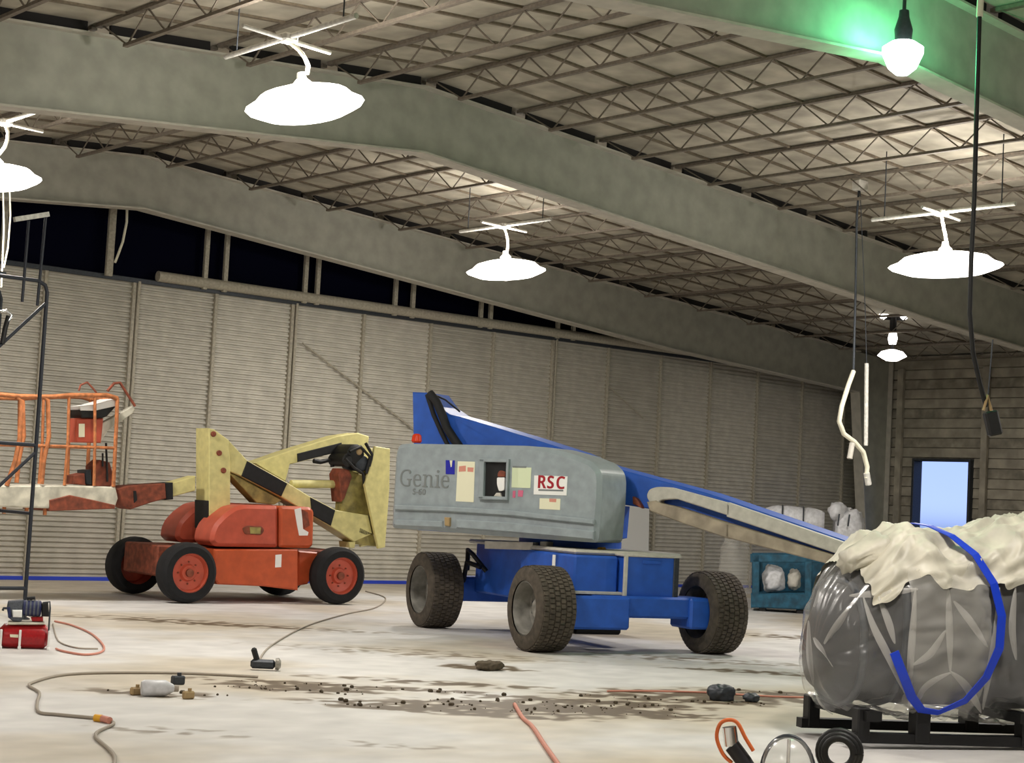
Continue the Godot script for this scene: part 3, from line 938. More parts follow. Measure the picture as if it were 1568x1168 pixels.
	for k in [-0.3, -1.2]:
		var dz: float = k + 0.3
		var o := Vector3(0, 0, dz)
		var rails := [[[Vector3(-4.369, 2.651, -0.3), Vector3(-3.974, 2.657, -0.3), Vector3(-3.728, 2.655, -0.3), Vector3(-3.297, 2.68, -0.3), Vector3(-3.022, 2.725, -0.3), Vector3(-2.503, 2.766, -0.3), Vector3(-2.356, 2.735, -0.3)], 0.032, "top_rail"], [[Vector3(-4.32, 2.004, -0.3), Vector3(-3.925, 2.011, -0.3), Vector3(-3.249, 2.036, -0.3), Vector3(-2.331, 2.065, -0.3)], 0.02, "mid_rail"],
			[[Vector3(-3.753, 2.635, -0.3), Vector3(-3.702, 2.606, -0.3), Vector3(-3.669, 2.115, -0.3), Vector3(-3.706, 1.828, -0.3), Vector3(-3.797, 1.485, -0.3)], 0.032, "rail_post"], [[Vector3(-3.4, 2.672, -0.3), Vector3(-3.328, 2.636, -0.3), Vector3(-3.277, 2.162, -0.3), Vector3(-3.322, 1.85, -0.3), Vector3(-3.331, 1.53, -0.3)], 0.032, "rail_post"], [[Vector3(-3.04, 2.714, -0.3), Vector3(-3.011, 2.113, -0.3), Vector3(-3.017, 1.529, -0.3)], 0.022, "rail_post"], [[Vector3(-2.679, 2.743, -0.3), Vector3(-2.634, 2.137, -0.3), Vector3(-2.604, 1.542, -0.3)], 0.022, "rail_post"], [[Vector3(-2.357, 2.741, -0.3), Vector3(-2.346, 2.428, -0.3), Vector3(-2.327, 1.544, -0.3)], 0.028, "rail_post"], [[Vector3(-4.171, 2.624, -0.3), Vector3(-4.137, 2.041, -0.3), Vector3(-4.128, 1.476, -0.3)], 0.03, "rail_post"]]
		for r in rails:
			var pts := []
			for p in r[0]:
				pts.append(p + o)
			pipe(r[2], M.rail, t, pts, r[1])
	for q in [[Vector3(-3.021, 2.72, -0.3), Vector3(-2.802, 2.755, -1.2)], [Vector3(-2.361, 2.734, -0.3), Vector3(-2.113, 2.758, -1.2)]]:
		pipe("end_rail", M.rail, t, [q[0], Vector3(q[0].x, q[0].y, -1.2)], 0.028)
	var box := part("control_box", M.orange_red, t, [Vector2(-2.876, 2.432), Vector2(-2.482, 2.46), Vector2(-2.491, 2.123), Vector2(-2.856, 2.109)], -0.42, -0.72, 0.015)
	part("warning_label", M.label, box, [Vector2(-2.832, 2.361), Vector2(-2.749, 2.366), Vector2(-2.736, 2.187), Vector2(-2.819, 2.181)], -0.422, -0.41, 0.0)
	part("control_panel", M.black, t, [Vector2(-2.862, 2.545), Vector2(-2.323, 2.647), Vector2(-2.457, 2.489), Vector2(-2.522, 2.457), Vector2(-2.811, 2.441)], -0.36, -0.8, 0.015)
	part("panel_cover", M.label_white, t, [Vector2(-2.87, 2.594), Vector2(-2.659, 2.632), Vector2(-2.355, 2.743), Vector2(-2.312, 2.693), Vector2(-2.347, 2.634), Vector2(-2.653, 2.547), Vector2(-2.842, 2.537)], -0.34, -0.82, 0.01)
	part("support_arm", M.tarp, t, [Vector2(-2.443, 2.389), Vector2(-2.349, 2.441), Vector2(-1.997, 2.664), Vector2(-1.954, 2.625), Vector2(-1.989, 2.56), Vector2(-2.338, 2.293), Vector2(-2.423, 2.127)], -0.6, -0.72, 0.01)
	pipe("console_hose", M.rust, t, [Vector3(-2.807, 2.806, -0.55), Vector3(-2.789, 2.887, -0.55), Vector3(-2.697, 2.933, -0.55), Vector3(-2.62, 2.867, -0.55), Vector3(-2.555, 2.803, -0.55)], 0.014)
	pipe("console_hose", M.rust, t, [Vector3(-2.4, 2.839, -0.55), Vector3(-2.311, 2.95, -0.55), Vector3(-2.227, 2.968, -0.55), Vector3(-2.105, 2.817, -0.55), Vector3(-1.982, 2.664, -0.55)], 0.02)
	part("foot_switch", M.rust, t, [Vector2(-2.814, 1.663), Vector2(-2.663, 1.704), Vector2(-2.639, 1.543), Vector2(-2.81, 1.553)], -0.5, -0.8, 0.01)
	part("weld_case", M.steel, t, [Vector2(-2.633, 1.746), Vector2(-2.55, 1.76), Vector2(-2.528, 1.556), Vector2(-2.614, 1.557)], -0.55, -0.85, 0.01)
	part("rotator", M.rust, t, [Vector2(-2.496, 1.803), Vector2(-2.407, 1.899), Vector2(-2.271, 1.872), Vector2(-2.166, 1.614), Vector2(-2.234, 1.542), Vector2(-2.476, 1.535)], -0.6, -0.9, 0.012)
	pipe("cable", M.black, t, [Vector3(-2.368, 2.131, -0.55), Vector3(-2.341, 1.903, -0.55), Vector3(-2.31, 1.608, -0.55)], 0.016)
	pipe("cable", M.black, t, [Vector3(-2.406, 1.991, -0.55), Vector3(-2.392, 1.809, -0.55)], 0.014)

# ---------------------------------------------------------------- blue boom lift with grey covers
func build_blue_lift():
	var turn := atan2(-0.951, 0.309)
	var t := thing("boom_lift", "blue telescopic boom lift with grey covers and wide tires", "boom lift", Vector3(14.0, 0, -15.1), turn)
	# the wheeled base stands turned against the upper works
	var low := deg_to_rad(-33.19)
	var base := Transform3D(Basis(Vector3.UP, low), Vector3.ZERO)
	var r := 0.47
	var tire := Shape.new()
	tire.lathe([Vector2(0.30, -0.22), Vector2(0.40, -0.225), Vector2(0.445, -0.20), Vector2(0.458, -0.15), Vector2(0.458, 0.15), Vector2(0.445, 0.20), Vector2(0.40, 0.225), Vector2(0.30, 0.22)], Transform3D(SIDEWAYS, Vector3.ZERO), 44)
	var tread := Shape.new()
	for i in 52:
		for j in 6:
			var b := Basis(Vector3(0, 0, 1), TAU * (i + (0.5 if j % 2 else 0.0)) / 52.0)
			tread.box(b * Vector3(0.46 - (0.008 if j in [0, 5] else 0.0), 0, -0.165 + 0.066 * j), Vector3(0.022, 0.042, 0.05), 0.0, b)
	var rim := Shape.new()
	rim.lathe([Vector2(0.31, -0.20), Vector2(0.31, 0.20), Vector2(0.285, 0.21), Vector2(0.27, 0.12), Vector2(0.25, 0.02), Vector2(0.12, 0.0), Vector2(0.10, 0.07), Vector2(0, 0.07)], Transform3D(SIDEWAYS, Vector3.ZERO), 36)
	var nuts := Shape.new()
	for i in 9:
		var a := TAU * i / 9.0
		nuts.lathe([Vector2(0.016, 0.0), Vector2(0.016, 0.035), Vector2(0, 0.035)], Transform3D(SIDEWAYS, Vector3(cos(a) * 0.17, sin(a) * 0.17, 0)), 6)
	var ms := [tire.done(), tread.done(), rim.done(), nuts.done()]
	for q in [[-1.5, 1.1, 1.0], [1.5, 1.1, 1.0], [1.5, -1.1, -1.0], [-1.5, -1.1, -1.0]]:
		var w := sub("wheel", t, base * Transform3D(Basis() if q[2] > 0.0 else Basis(Vector3.UP, PI), Vector3(q[0], r, q[1])))
		put("tire", ms[0], M.tread, w)
		put("tread_blocks", ms[1], M.tread, w).set_meta("kind", "stuff")
		put("rim", ms[2], M.wheel_grey, w)
		put("wheel_nuts", ms[3], M.steel, w).set_meta("kind", "stuff")
	for q in [["chassis_body", Vector3(-0.15, 0.78, 0.0), Vector3(2.3, 0.62, 1.3), M.blue], ["rear_axle", Vector3(-1.5, 0.50, 0.0), Vector3(0.42, 0.30, 1.75), M.blue], ["axle_pad", Vector3(1.45, 0.45, 0.5), Vector3(0.62, 0.36, 0.75), M.blue], ["front_axle", Vector3(1.5, 0.52, -0.2), Vector3(0.40, 0.24, 1.5), M.blue], ["axle_end", Vector3(1.52, 0.46, -0.80), Vector3(0.46, 0.34, 0.28), M.blue],
			["deck_plate", Vector3(0.0, 1.10, 0.0), Vector3(2.9, 0.05, 1.4), M.track], ["front_panel", Vector3(1.26, 0.84, 0.45), Vector3(0.52, 0.46, 0.56), M.blue], ["side_tank", Vector3(0.65, 0.83, 0.38), Vector3(1.0, 0.48, 0.70), M.blue], ["drive_housing", Vector3(1.2, 0.26, 0.35), Vector3(0.5, 0.14, 0.6), M.black]]:
		var s := Shape.new()
		s.box(q[1], q[2], 0.025)
		put(q[0], s.done(), q[3], t, base)
	var fb := sub("front_box", t, base)
	for q in [["panel", Vector3(1.37, 0.83, -0.20), Vector3(0.50, 0.50, 0.70), M.blue], ["corner_strip", Vector3(1.63, 0.83, 0.14), Vector3(0.03, 0.52, 0.05), M.track], ["corner_strip", Vector3(1.62, 0.83, -0.52), Vector3(0.03, 0.52, 0.07), M.steel], ["top_edge", Vector3(1.4, 1.09, -0.20), Vector3(0.48, 0.03, 0.76), M.track], ["vent_slot", Vector3(1.625, 1.02, -0.2), Vector3(0.012, 0.04, 0.24), M.blue]]:
		var s := Shape.new()
		s.box(q[1], q[2], 0.008)
		put(q[0], s.done(), q[3], fb)
	for q in [["data_plate", Vector3(1.03, 0.98, 0.735), Vector3(0.07, 0.13, 0.01), M.label_white], ["step_plate", Vector3(1.35, 0.66, 0.45), Vector3(0.5, 0.03, 0.7), M.track]]:
		var s := Shape.new()
		s.box(q[1], q[2], 0.003)
		put(q[0], s.done(), q[3], t, base)
	var hoses := Shape.new()
	for q in [[Vector3(-1.2, 0.75, 0.8), Vector3(-1.1, 1.0, 0.85), Vector3(-0.95, 0.95, 0.85), Vector3(-0.85, 0.75, 0.7)], [Vector3(-1.3, 0.6, 0.8), Vector3(-1.0, 0.85, 0.9), Vector3(-0.8, 0.8, 0.8)]]:
		hoses.tube(q, 0.03, 8)
	put("steer_hoses", hoses.done(), M.black, t, base)
	# upper works, in line with the boom
	var tt := Shape.new()
	tt.lathe([Vector2(0, 1.10), Vector2(0.62, 1.10), Vector2(0.62, 1.20), Vector2(0.55, 1.22), Vector2(0, 1.22)], Transform3D(), 32)
	obj("turntable", tt, M.blue, t)
	var plate := Shape.new()
	plate.box(Vector3(-0.75, 1.25, 0.0), Vector3(2.0, 0.07, 1.5), 0.02)
	obj("turret_plate", plate, M.blue, t)
	for k in [1.0, -1.0]:
		var z1: float = 1.1 * k
		var z0: float = 0.42 * k
		var outline := [Vector2(-1.89, 1.226), Vector2(-1.888, 2.12), Vector2(-1.856, 2.239), Vector2(-1.729, 2.256), Vector2(-0.074, 2.275), Vector2(0.241, 2.264), Vector2(0.576, 2.197), Vector2(0.824, 2.121), Vector2(0.937, 2.024), Vector2(0.964, 1.921), Vector2(0.968, 1.695), Vector2(0.948, 1.209), Vector2(-0.374, 1.211), Vector2(-1.077, 1.225)]
		if k < 0.0:
			outline = [Vector2(-1.89, 1.226), Vector2(-1.888, 2.12), Vector2(-1.856, 2.239), Vector2(-1.729, 2.256), Vector2(-0.44, 2.269), Vector2(-0.209, 2.252), Vector2(-0.067, 2.154), Vector2(-0.01, 1.962), Vector2(0.012, 1.219), Vector2(-0.374, 1.211), Vector2(-1.077, 1.225)]
		var hood := part("cover", M.hood, t, rounded(outline, 0.06), z0, z1, 0.05)
		if k < 0.0:
			continue
		part("cover_ridge", M.hood, hood, [Vector2(-1.815, 1.509), Vector2(-1.108, 1.521), Vector2(-0.256, 1.521), Vector2(0.921, 1.467), Vector2(0.92, 1.41), Vector2(-0.252, 1.457), Vector2(-1.104, 1.462), Vector2(-1.811, 1.448)], 1.07, 1.14, 0.012)
		part("cover_foot", M.hood, hood, [Vector2(-1.803, 1.335), Vector2(-1.121, 1.349), Vector2(-1.116, 1.27), Vector2(-1.798, 1.259)], 1.07, 1.13, 0.012)
		part("cover_foot", M.hood, hood, [Vector2(-0.926, 1.379), Vector2(-0.247, 1.38), Vector2(0.924, 1.339), Vector2(0.92, 1.241), Vector2(-0.24, 1.269), Vector2(-0.919, 1.277)], 1.07, 1.13, 0.012)
		part("latch", M.brass, hood, [Vector2(-1.088, 1.397), Vector2(-1.012, 1.395), Vector2(-1.01, 1.292), Vector2(-1.077, 1.296)], 1.09, 1.14, 0.008)
		part("round_badge", M.label_white, hood, rounded([Vector2(-0.504, 1.517), Vector2(-0.404, 1.514), Vector2(-0.406, 1.463), Vector2(-0.505, 1.466)], 0.03), 1.09, 1.132, 0.0)
		# control opening: flat black panel painted as its shaded inside, with a frame
		part("opening_shade_panel", M.black, hood, [Vector2(-0.571, 2.064), Vector2(-0.253, 2.071), Vector2(-0.251, 1.673), Vector2(-0.555, 1.668)], 1.09, 1.104, 0.0)
		for q in [[Vector2(-0.633, 2.098), Vector2(-0.568, 2.1), Vector2(-0.553, 1.629), Vector2(-0.618, 1.634)], [Vector2(-0.634, 2.106), Vector2(-0.242, 2.11), Vector2(-0.244, 2.071), Vector2(-0.631, 2.066)], [Vector2(-0.264, 2.109), Vector2(-0.232, 2.11), Vector2(-0.226, 1.639), Vector2(-0.254, 1.638)], [Vector2(-0.62, 1.665), Vector2(-0.229, 1.674), Vector2(-0.226, 1.635), Vector2(-0.617, 1.626)]]:
			part("opening_frame", M.hood, hood, q, 1.09, 1.15, 0.006)
		part("filter_cap", M.rust, hood, rounded([Vector2(-0.379, 1.949), Vector2(-0.347, 1.979), Vector2(-0.281, 1.962), Vector2(-0.273, 1.904), Vector2(-0.383, 1.9)], 0.02), 1.10, 1.135, 0.006)
		part("filter_bowl", M.label_white, hood, rounded([Vector2(-0.392, 1.893), Vector2(-0.284, 1.897), Vector2(-0.282, 1.747), Vector2(-0.354, 1.731), Vector2(-0.387, 1.812)], 0.02), 1.10, 1.13, 0.006)
		part("lever", M.track, hood, [Vector2(-0.42, 1.673), Vector2(-0.388, 1.714), Vector2(-0.335, 1.716), Vector2(-0.316, 1.67)], 1.10, 1.13, 0.004)
		# labels and lettering
		part("blue_label", M.ink_blue, hood, [Vector2(-1.133, 2.072), Vector2(-1.004, 2.072), Vector2(-0.996, 1.907), Vector2(-1.122, 1.907)], 1.09, 1.104, 0.0)
		part("blue_label_mark", M.label, hood, [Vector2(-1.075, 2.07), Vector2(-1.037, 2.071), Vector2(-1.042, 1.995), Vector2(-1.056, 1.991)], 1.09, 1.106, 0.0)
		part("notice_label", M.label, hood, [Vector2(-0.961, 2.064), Vector2(-0.72, 2.066), Vector2(-0.709, 1.59), Vector2(-0.958, 1.591)], 1.09, 1.104, 0.0)
		for q in [[Vector2(-0.938, 2.005), Vector2(-0.844, 2.016), Vector2(-0.84, 1.949), Vector2(-0.938, 1.941)], [Vector2(-0.819, 1.997), Vector2(-0.734, 1.996), Vector2(-0.736, 1.944), Vector2(-0.816, 1.946)]]:
			part("notice_heading", M.red_hose, hood, q, 1.09, 1.106, 0.0)
		part("safety_label", M.label_green, hood, [Vector2(-0.204, 2.018), Vector2(0.054, 2.023), Vector2(0.055, 1.787), Vector2(-0.199, 1.784)], 1.09, 1.104, 0.0)
		part("safety_heading", M.ink_grey, hood, [Vector2(-0.196, 2.034), Vector2(-0.014, 2.036), Vector2(-0.013, 2.016), Vector2(-0.195, 2.014)], 1.09, 1.106, 0.0)
		for q in [[Vector2(-0.178, 1.746), Vector2(-0.142, 1.748), Vector2(-0.142, 1.666), Vector2(-0.178, 1.668)], [Vector2(-0.106, 1.757), Vector2(-0.038, 1.756), Vector2(-0.043, 1.682), Vector2(-0.106, 1.683)]]:
			part("pink_mark", M.ink_pink, hood, q, 1.09, 1.104, 0.0)
		var sign := part("rental_sign", M.label_white, hood, [Vector2(0.1, 1.935), Vector2(0.539, 1.94), Vector2(0.538, 1.722), Vector2(0.104, 1.715)], 1.09, 1.106, 0.0)
		var at: Vector3 = Vector3(0.326, 1.862, 1.106)
		for n in 3:
			text("letter", ["R", "S", "C"][n], 0.205, M.ink_red, sign, Transform3D(Basis(), at + Vector3((n - 1) * 0.125, 0, 0)), "Droid Sans", true)
		part("sign_line", M.ink_grey, sign, [Vector2(0.166, 1.779), Vector2(0.494, 1.785), Vector2(0.495, 1.766), Vector2(0.167, 1.76)], 1.10, 1.108, 0.0)
		part("yellow_label", M.label, hood, [Vector2(0.187, 1.676), Vector2(0.461, 1.681), Vector2(0.46, 1.554), Vector2(0.189, 1.553)], 1.09, 1.104, 0.0)
		part("label_heading", M.red_hose, hood, [Vector2(0.316, 1.678), Vector2(0.408, 1.678), Vector2(0.406, 1.64), Vector2(0.318, 1.64)], 1.09, 1.106, 0.0)
		var at2: Vector3 = Vector3(-1.423, 1.832, 1.104)
		text("maker_lettering", "Genie", 0.27, M.ink_grey, hood, Transform3D(Basis(), at2), "Droid Serif", false, true)
		var at3: Vector3 = Vector3(-1.49, 1.68, 1.104)
		text("model_lettering", "S-60", 0.10, M.ink_grey, hood, Transform3D(Basis(), at3), "Droid Sans", true)
	# boom and its riser
	var boom := part("boom", M.blue, t, [Vector2(-2.266, 2.945), Vector2(-2.025, 2.939), Vector2(-1.865, 2.768), Vector2(-1.682, 2.672), Vector2(-1.524, 2.642), Vector2(-0.561, 2.421), Vector2(0.095, 2.257), Vector2(0.519, 2.114), Vector2(1.025, 2.009), Vector2(1.868, 1.838), Vector2(3.522, 1.396), Vector2(4.471, 1.146), Vector2(4.48, 0.906), Vector2(3.531, 1.156), Vector2(1.882, 1.534), Vector2(1.215, 1.615), Vector2(0.743, 1.662), Vector2(0.393, 1.692), Vector2(0.069, 1.912), Vector2(-0.581, 2.126), Vector2(-2.187, 2.075)], -0.25, 0.25, 0.015)
	pipe("hose_bundle", M.rubber, boom, [Vector3(-1.961, 2.927, 0.3), Vector3(-1.856, 2.83, 0.3), Vector3(-1.767, 2.683, 0.3), Vector3(-1.676, 2.497, 0.3), Vector3(-1.529, 2.329, 0.3), Vector3(-1.425, 2.218, 0.3)], 0.055, 10)
	pipe("hose", M.rubber, boom, [Vector3(-2.006, 2.911, 0.29), Vector3(-1.89, 2.657, 0.29), Vector3(-1.757, 2.438, 0.29), Vector3(-1.606, 2.214, 0.29)], 0.03)
	pipe("guard_wire", M.black, boom, [Vector3(-2.077, 2.942, 0.1), Vector3(-1.852, 2.862, 0.1), Vector3(-1.626, 2.717, 0.1)], 0.012)
	var post := part("riser_post", M.blue, t, [Vector2(0.494, 1.641), Vector2(0.686, 1.637), Vector2(0.669, 1.258), Vector2(0.484, 1.213)], -0.2, 0.2, 0.012)
	part("riser_gusset", M.blue, post, [Vector2(0.574, 1.596), Vector2(0.68, 1.619), Vector2(0.66, 1.264), Vector2(0.546, 1.251)], 0.2, 0.215, 0.0)
	var tr := part("cable_track", M.track, t, rounded([Vector2(1.181, 1.761), Vector2(1.212, 1.844), Vector2(1.308, 1.877), Vector2(1.474, 1.88), Vector2(2.231, 1.725), Vector2(2.238, 1.585), Vector2(1.57, 1.749), Vector2(1.367, 1.729), Vector2(1.337, 1.675), Vector2(1.24, 1.682)], 0.04), 0.25, 0.38, 0.01)
	part("track_run", M.track, tr, [Vector2(2.191, 1.739), Vector2(3.552, 1.376), Vector2(4.497, 1.12), Vector2(4.502, 0.984), Vector2(3.558, 1.228), Vector2(2.198, 1.578)], 0.25, 0.38, 0.01)
	part("track_return", M.track_tan, tr, [Vector2(1.2, 1.698), Vector2(1.316, 1.721), Vector2(1.394, 1.689), Vector2(1.575, 1.663), Vector2(2.242, 1.502), Vector2(2.25, 1.331), Vector2(1.711, 1.463), Vector2(1.244, 1.596)], 0.25, 0.40, 0.012)
	part("track_return", M.track_tan, tr, [Vector2(2.201, 1.512), Vector2(3.559, 1.207), Vector2(4.502, 0.977), Vector2(4.507, 0.841), Vector2(3.563, 1.102), Vector2(2.209, 1.344)], 0.25, 0.40, 0.012)
	part("track_bracket", M.rust, boom, [Vector2(0.978, 1.754), Vector2(1.031, 1.733), Vector2(1.087, 1.666), Vector2(1.109, 1.62), Vector2(0.989, 1.667)], 0.25, 0.33, 0.008)
	var bc := Shape.new()
	bc.lathe([Vector2(0.05, 0), Vector2(0.065, 0.02), Vector2(0.055, 0.09), Vector2(0.03, 0.11), Vector2(0, 0.11)], Transform3D(Basis(), Vector3(-1.81, 2.281, 0.75)), 14)
	obj("beacon", bc, M.beacon, t)
	var dr := Shape.new()
	dr.bar(Vector3(-0.732, 1.092, 0.7), Vector3(-0.07, 1.114, 0.7), 0.14, 0.09)
	obj("drive_shaft_cover", dr, M.track, t)
	part("step_block", M.track, t, [Vector2(0.011, 1.174), Vector2(0.113, 1.176), Vector2(0.106, 1.098), Vector2(0.015, 1.1)], 0.55, 0.75, 0.01)
	part("grease_cap", M.yellow, t, rounded([Vector2(0.69, 1.145), Vector2(0.756, 1.155), Vector2(0.764, 1.092), Vector2(0.705, 1.088)], 0.02), 0.5, 0.6, 0.006)

# ---------------------------------------------------------------- the wrapped machine
var folds: FastNoiseLite
const LUMP := [[-0.24, 0.62, 0.08, 0.10], [-0.22, 0.63, 0.26, 0.26], [-0.15, 0.67, 0.44, 0.40], [-0.04, 0.73, 0.53, 0.48], [0.08, 0.79, 0.59, 0.54], [0.20, 0.85, 0.65, 0.57], [0.38, 0.88, 0.71, 0.60], [0.66, 0.85, 0.69, 0.62], [0.90, 0.87, 0.70, 0.63], [1.20, 0.90, 0.76, 0.64], [1.80, 0.92, 0.80, 0.64], [2.40, 0.90, 0.76, 0.60]]

func lump(x: float, a: float, scale: float, crease: float) -> Vector3:      # point on the wrapped body; a = 0 faces the viewer, a quarter turn is the top
	var i := 0
	while i < LUMP.size() - 2 and LUMP[i + 1][0] < x:
		i += 1
	var t: float = clampf((x - LUMP[i][0]) / (LUMP[i + 1][0] - LUMP[i][0]), 0.0, 1.0)
	var cy := lerpf(LUMP[i][1], LUMP[i + 1][1], t)
	var ry := lerpf(LUMP[i][2], LUMP[i + 1][2], t)
	var rz := lerpf(LUMP[i][3], LUMP[i + 1][3], t)
	var n := 1.0 - absf(folds.get_noise_3d(x * 30.0, cos(a) * 95.0 + x * 45.0, sin(a) * 95.0)) * 2.2      # sharp folds running along the body
	n = lerpf(n, 1.0 - absf(folds.get_noise_3d(x * 75.0 + 90.0, cos(a) * 26.0, sin(a) * 26.0 + x * 30.0)) * 2.2, 0.45)
	var k := scale + crease * (n - 0.6)
	var ca := cos(a)
	var sa := sin(a)
	var q := pow(pow(absf(ca), 2.6) + pow(absf(sa), 2.6), -1.0 / 2.6)
	return Vector3(x, maxf(cy + ry * q * sa * k, 0.03), rz * q * ca * k)

func skin(s: Shape, x0: float, x1: float, nx: int, a0: float, a1: float, na: int, scale: float, crease: float, closed := false, ragged := 0.0):
	var rings := []
	for i in nx + 1:
		var x := lerpf(x0, x1, float(i) / nx)
		var ring := []
		for j in (na if closed else na + 1):
			var f := float(j) / na
			var lo := a0 + ragged * folds.get_noise_2d(x * 90.0, 5.0)
			var hi := a1 + ragged * folds.get_noise_2d(x * 90.0, 45.0)
			ring.append(lump(x, lerpf(lo, hi, f), scale, crease))
		rings.append(ring)
	s.loft(rings, closed, closed)

func build_bundle():
	folds = FastNoiseLite.new()
	folds.seed = 12
	folds.frequency = 0.03
	folds.fractal_octaves = 2
	var t := thing("wrapped_engine", "large dark engine wrapped in clear plastic under a cream tarpaulin, with blue strap", "wrapped machine", Vector3(10.1, 0, -7.9), -0.4091)
	var core := Shape.new()
	skin(core, -0.20, 2.36, 20, 0.0, TAU, 28, 0.84, 0.02, true)
	obj("engine_body", core, M.engine, t)
	for x in [-0.05, 0.24]:
		var hoop := Shape.new()
		var pts := []
		for j in 25:
			pts.append(lump(x, TAU * j / 24.0, 0.85, 0.0))
		hoop.tube(pts, 0.03, 8, false)
		obj("engine_hoop", hoop, M.steel, t)
	var film := Shape.new()
	skin(film, -0.24, 2.40, 110, 0.0, TAU, 96, 0.97, 0.12, true)
	obj("plastic_wrap", film, M.film, t)
	var flap := Shape.new()
	skin(flap, 0.22, 0.82, 40, -1.05, 0.55, 40, 1.03, 0.09, false, 0.25)
	obj("plastic_flap", flap, M.film_haze, t)
	var tarp := Shape.new()
	skin(tarp, -0.02, 2.42, 130, 0.46, 2.75, 110, 1.03, 0.13, false, 0.16)
	obj("tarpaulin", tarp, M.tarp, t)
	var lip := Shape.new()
	var rings := []
	for i in 7:
		var f := i / 6.0
		var ring := []
		for j in 20:
			var a := TAU * j / 20.0
			var w := 0.085 + 0.05 * f * f + 0.016 * sin(a * 6.0 + f * 3.0)
			ring.append(Vector3(-0.08 + 0.26 * f, 1.30 + 0.16 * f - 0.06 * f * f, 0.14) + Vector3(0, cos(a) * w, sin(a) * w * 1.5))
		rings.append(ring)
	lip.loft(rings, true, true)
	obj("gathered_neck", lip, M.tarp, t)
	var band := Shape.new()
	var prev := []
	var path := [[0.56, 1.60], [0.60, 1.35], [0.66, 1.05], [0.75, 0.75], [0.84, 0.45], [0.89, 0.15], [0.88, -0.15], [0.80, -0.42], [0.68, -0.65], [0.52, -0.82], [0.38, -0.80], [0.27, -0.66], [0.19, -0.48], [0.13, -0.30], [0.09, -0.15]]
	var ribbon := []
	for i in path.size():
		var p: Vector3 = lump(path[i][0], path[i][1], 1.07, 0.0)
		var q: Array = path[mini(i + 1, path.size() - 1)]
		var o: Array = path[maxi(i - 1, 0)]
		var d := (lump(q[0], q[1], 1.07, 0.0) - lump(o[0], o[1], 1.07, 0.0)).normalized()
		var n := (p - Vector3(path[i][0], 0.9, 0.0)).normalized()
		var w := d.cross(n).normalized() * 0.034
		ribbon.append([p - w, p + w, p + w + n * 0.006, p - w + n * 0.006])
	band.loft(ribbon, true, true, false)
	obj("blue_strap", band, M.strap, t)
	# sharp folds in the plastic
	for q in [[Vector3(-0.235, 0.743, -0.008), Vector3(-0.235, 0.661, 0.12), Vector3(-0.216, 0.559, 0.261)], [Vector3(0.263, 1.152, 0.546), Vector3(0.24, 0.876, 0.569), Vector3(0.242, 0.599, 0.548), Vector3(0.356, 0.265, 0.361)], [Vector3(0.509, 1.162, 0.576), Vector3(0.513, 0.887, 0.603), Vector3(0.547, 0.572, 0.577)], [Vector3(0.547, 0.572, 0.577), Vector3(0.663, 0.495, 0.566), Vector3(0.797, 0.374, 0.505), Vector3(0.924, 0.268, 0.398)], [Vector3(0.547, 0.563, 0.577), Vector3(0.434, 0.502, 0.55), Vector3(0.368, 0.422, 0.507), Vector3(0.389, 0.284, 0.394)], [Vector3(0.484, 0.863, 0.601), Vector3(0.379, 0.698, 0.585), Vector3(0.259, 0.609, 0.554)], [Vector3(0.544, 1.072, 0.593), Vector3(0.672, 0.938, 0.61), Vector3(0.818, 0.758, 0.616)], [Vector3(0.915, 1.178, 0.594), Vector3(0.885, 0.899, 0.622), Vector3(0.857, 0.571, 0.593), Vector3(0.917, 0.296, 0.432)],
			[Vector3(-0.121, 1.066, 0.287), Vector3(0.042, 1.102, 0.461), Vector3(0.277, 1.143, 0.55)], [Vector3(-0.059, 1.061, 0.385), Vector3(-0.02, 0.861, 0.479), Vector3(0.085, 0.649, 0.529), Vector3(0.245, 0.407, 0.476)], [Vector3(-0.14, 0.985, 0.329), Vector3(-0.2, 0.838, 0.258), Vector3(-0.232, 0.71, 0.15)], [Vector3(0.005, 1.295, -0.111), Vector3(-0.116, 1.146, -0.105), Vector3(-0.197, 0.951, -0.098)], [Vector3(-0.221, 0.853, -0.126), Vector3(-0.239, 0.573, -0.047), Vector3(-0.179, 0.293, -0.016), Vector3(-0.042, 0.189, -0.036)], [Vector3(0.021, 1.082, 0.453), Vector3(0.067, 0.913, 0.522), Vector3(0.115, 0.756, 0.542)], [Vector3(1.045, 1.183, 0.601), Vector3(1.013, 0.903, 0.624), Vector3(1.058, 0.671, 0.617)]]:
		var s := Shape.new()
		var line := smooth_path(q, 5)
		var ring := []
		for i in line.size():
			var p: Vector3 = line[i]
			var dir: Vector3 = (line[mini(i + 1, line.size() - 1)] - line[maxi(i - 1, 0)]).normalized()
			var n := Vector3(0.0, (p.y - 0.85) / 0.7, p.z / 0.5).normalized()
			var w := dir.cross(n).normalized() * (0.006 + 0.024 * sin(PI * i / (line.size() - 1.0)))
			ring.append([p - w, p + n * 0.012, p + w])
		s.loft(ring, false, false)
		obj("plastic_fold", s, M.fold, t)
	# the stand
	for q in [[Vector3(-0.05, 0.15, 0.40), Vector3(0.10, 0.24, 0.10)], [Vector3(0.42, 0.15, 0.40), Vector3(0.12, 0.24, 0.12)], [Vector3(1.3, 0.12, 0.40), Vector3(0.12, 0.22, 0.12)], [Vector3(-0.05, 0.15, -0.35), Vector3(0.10, 0.24, 0.10)], [Vector3(1.3, 0.12, -0.35), Vector3(0.12, 0.22, 0.12)]]:
		var s := Shape.new()
		s.box(q[0] + Vector3(0, 0.02, 0), q[1], 0.01)
		obj("stand_leg", s, M.black, t)
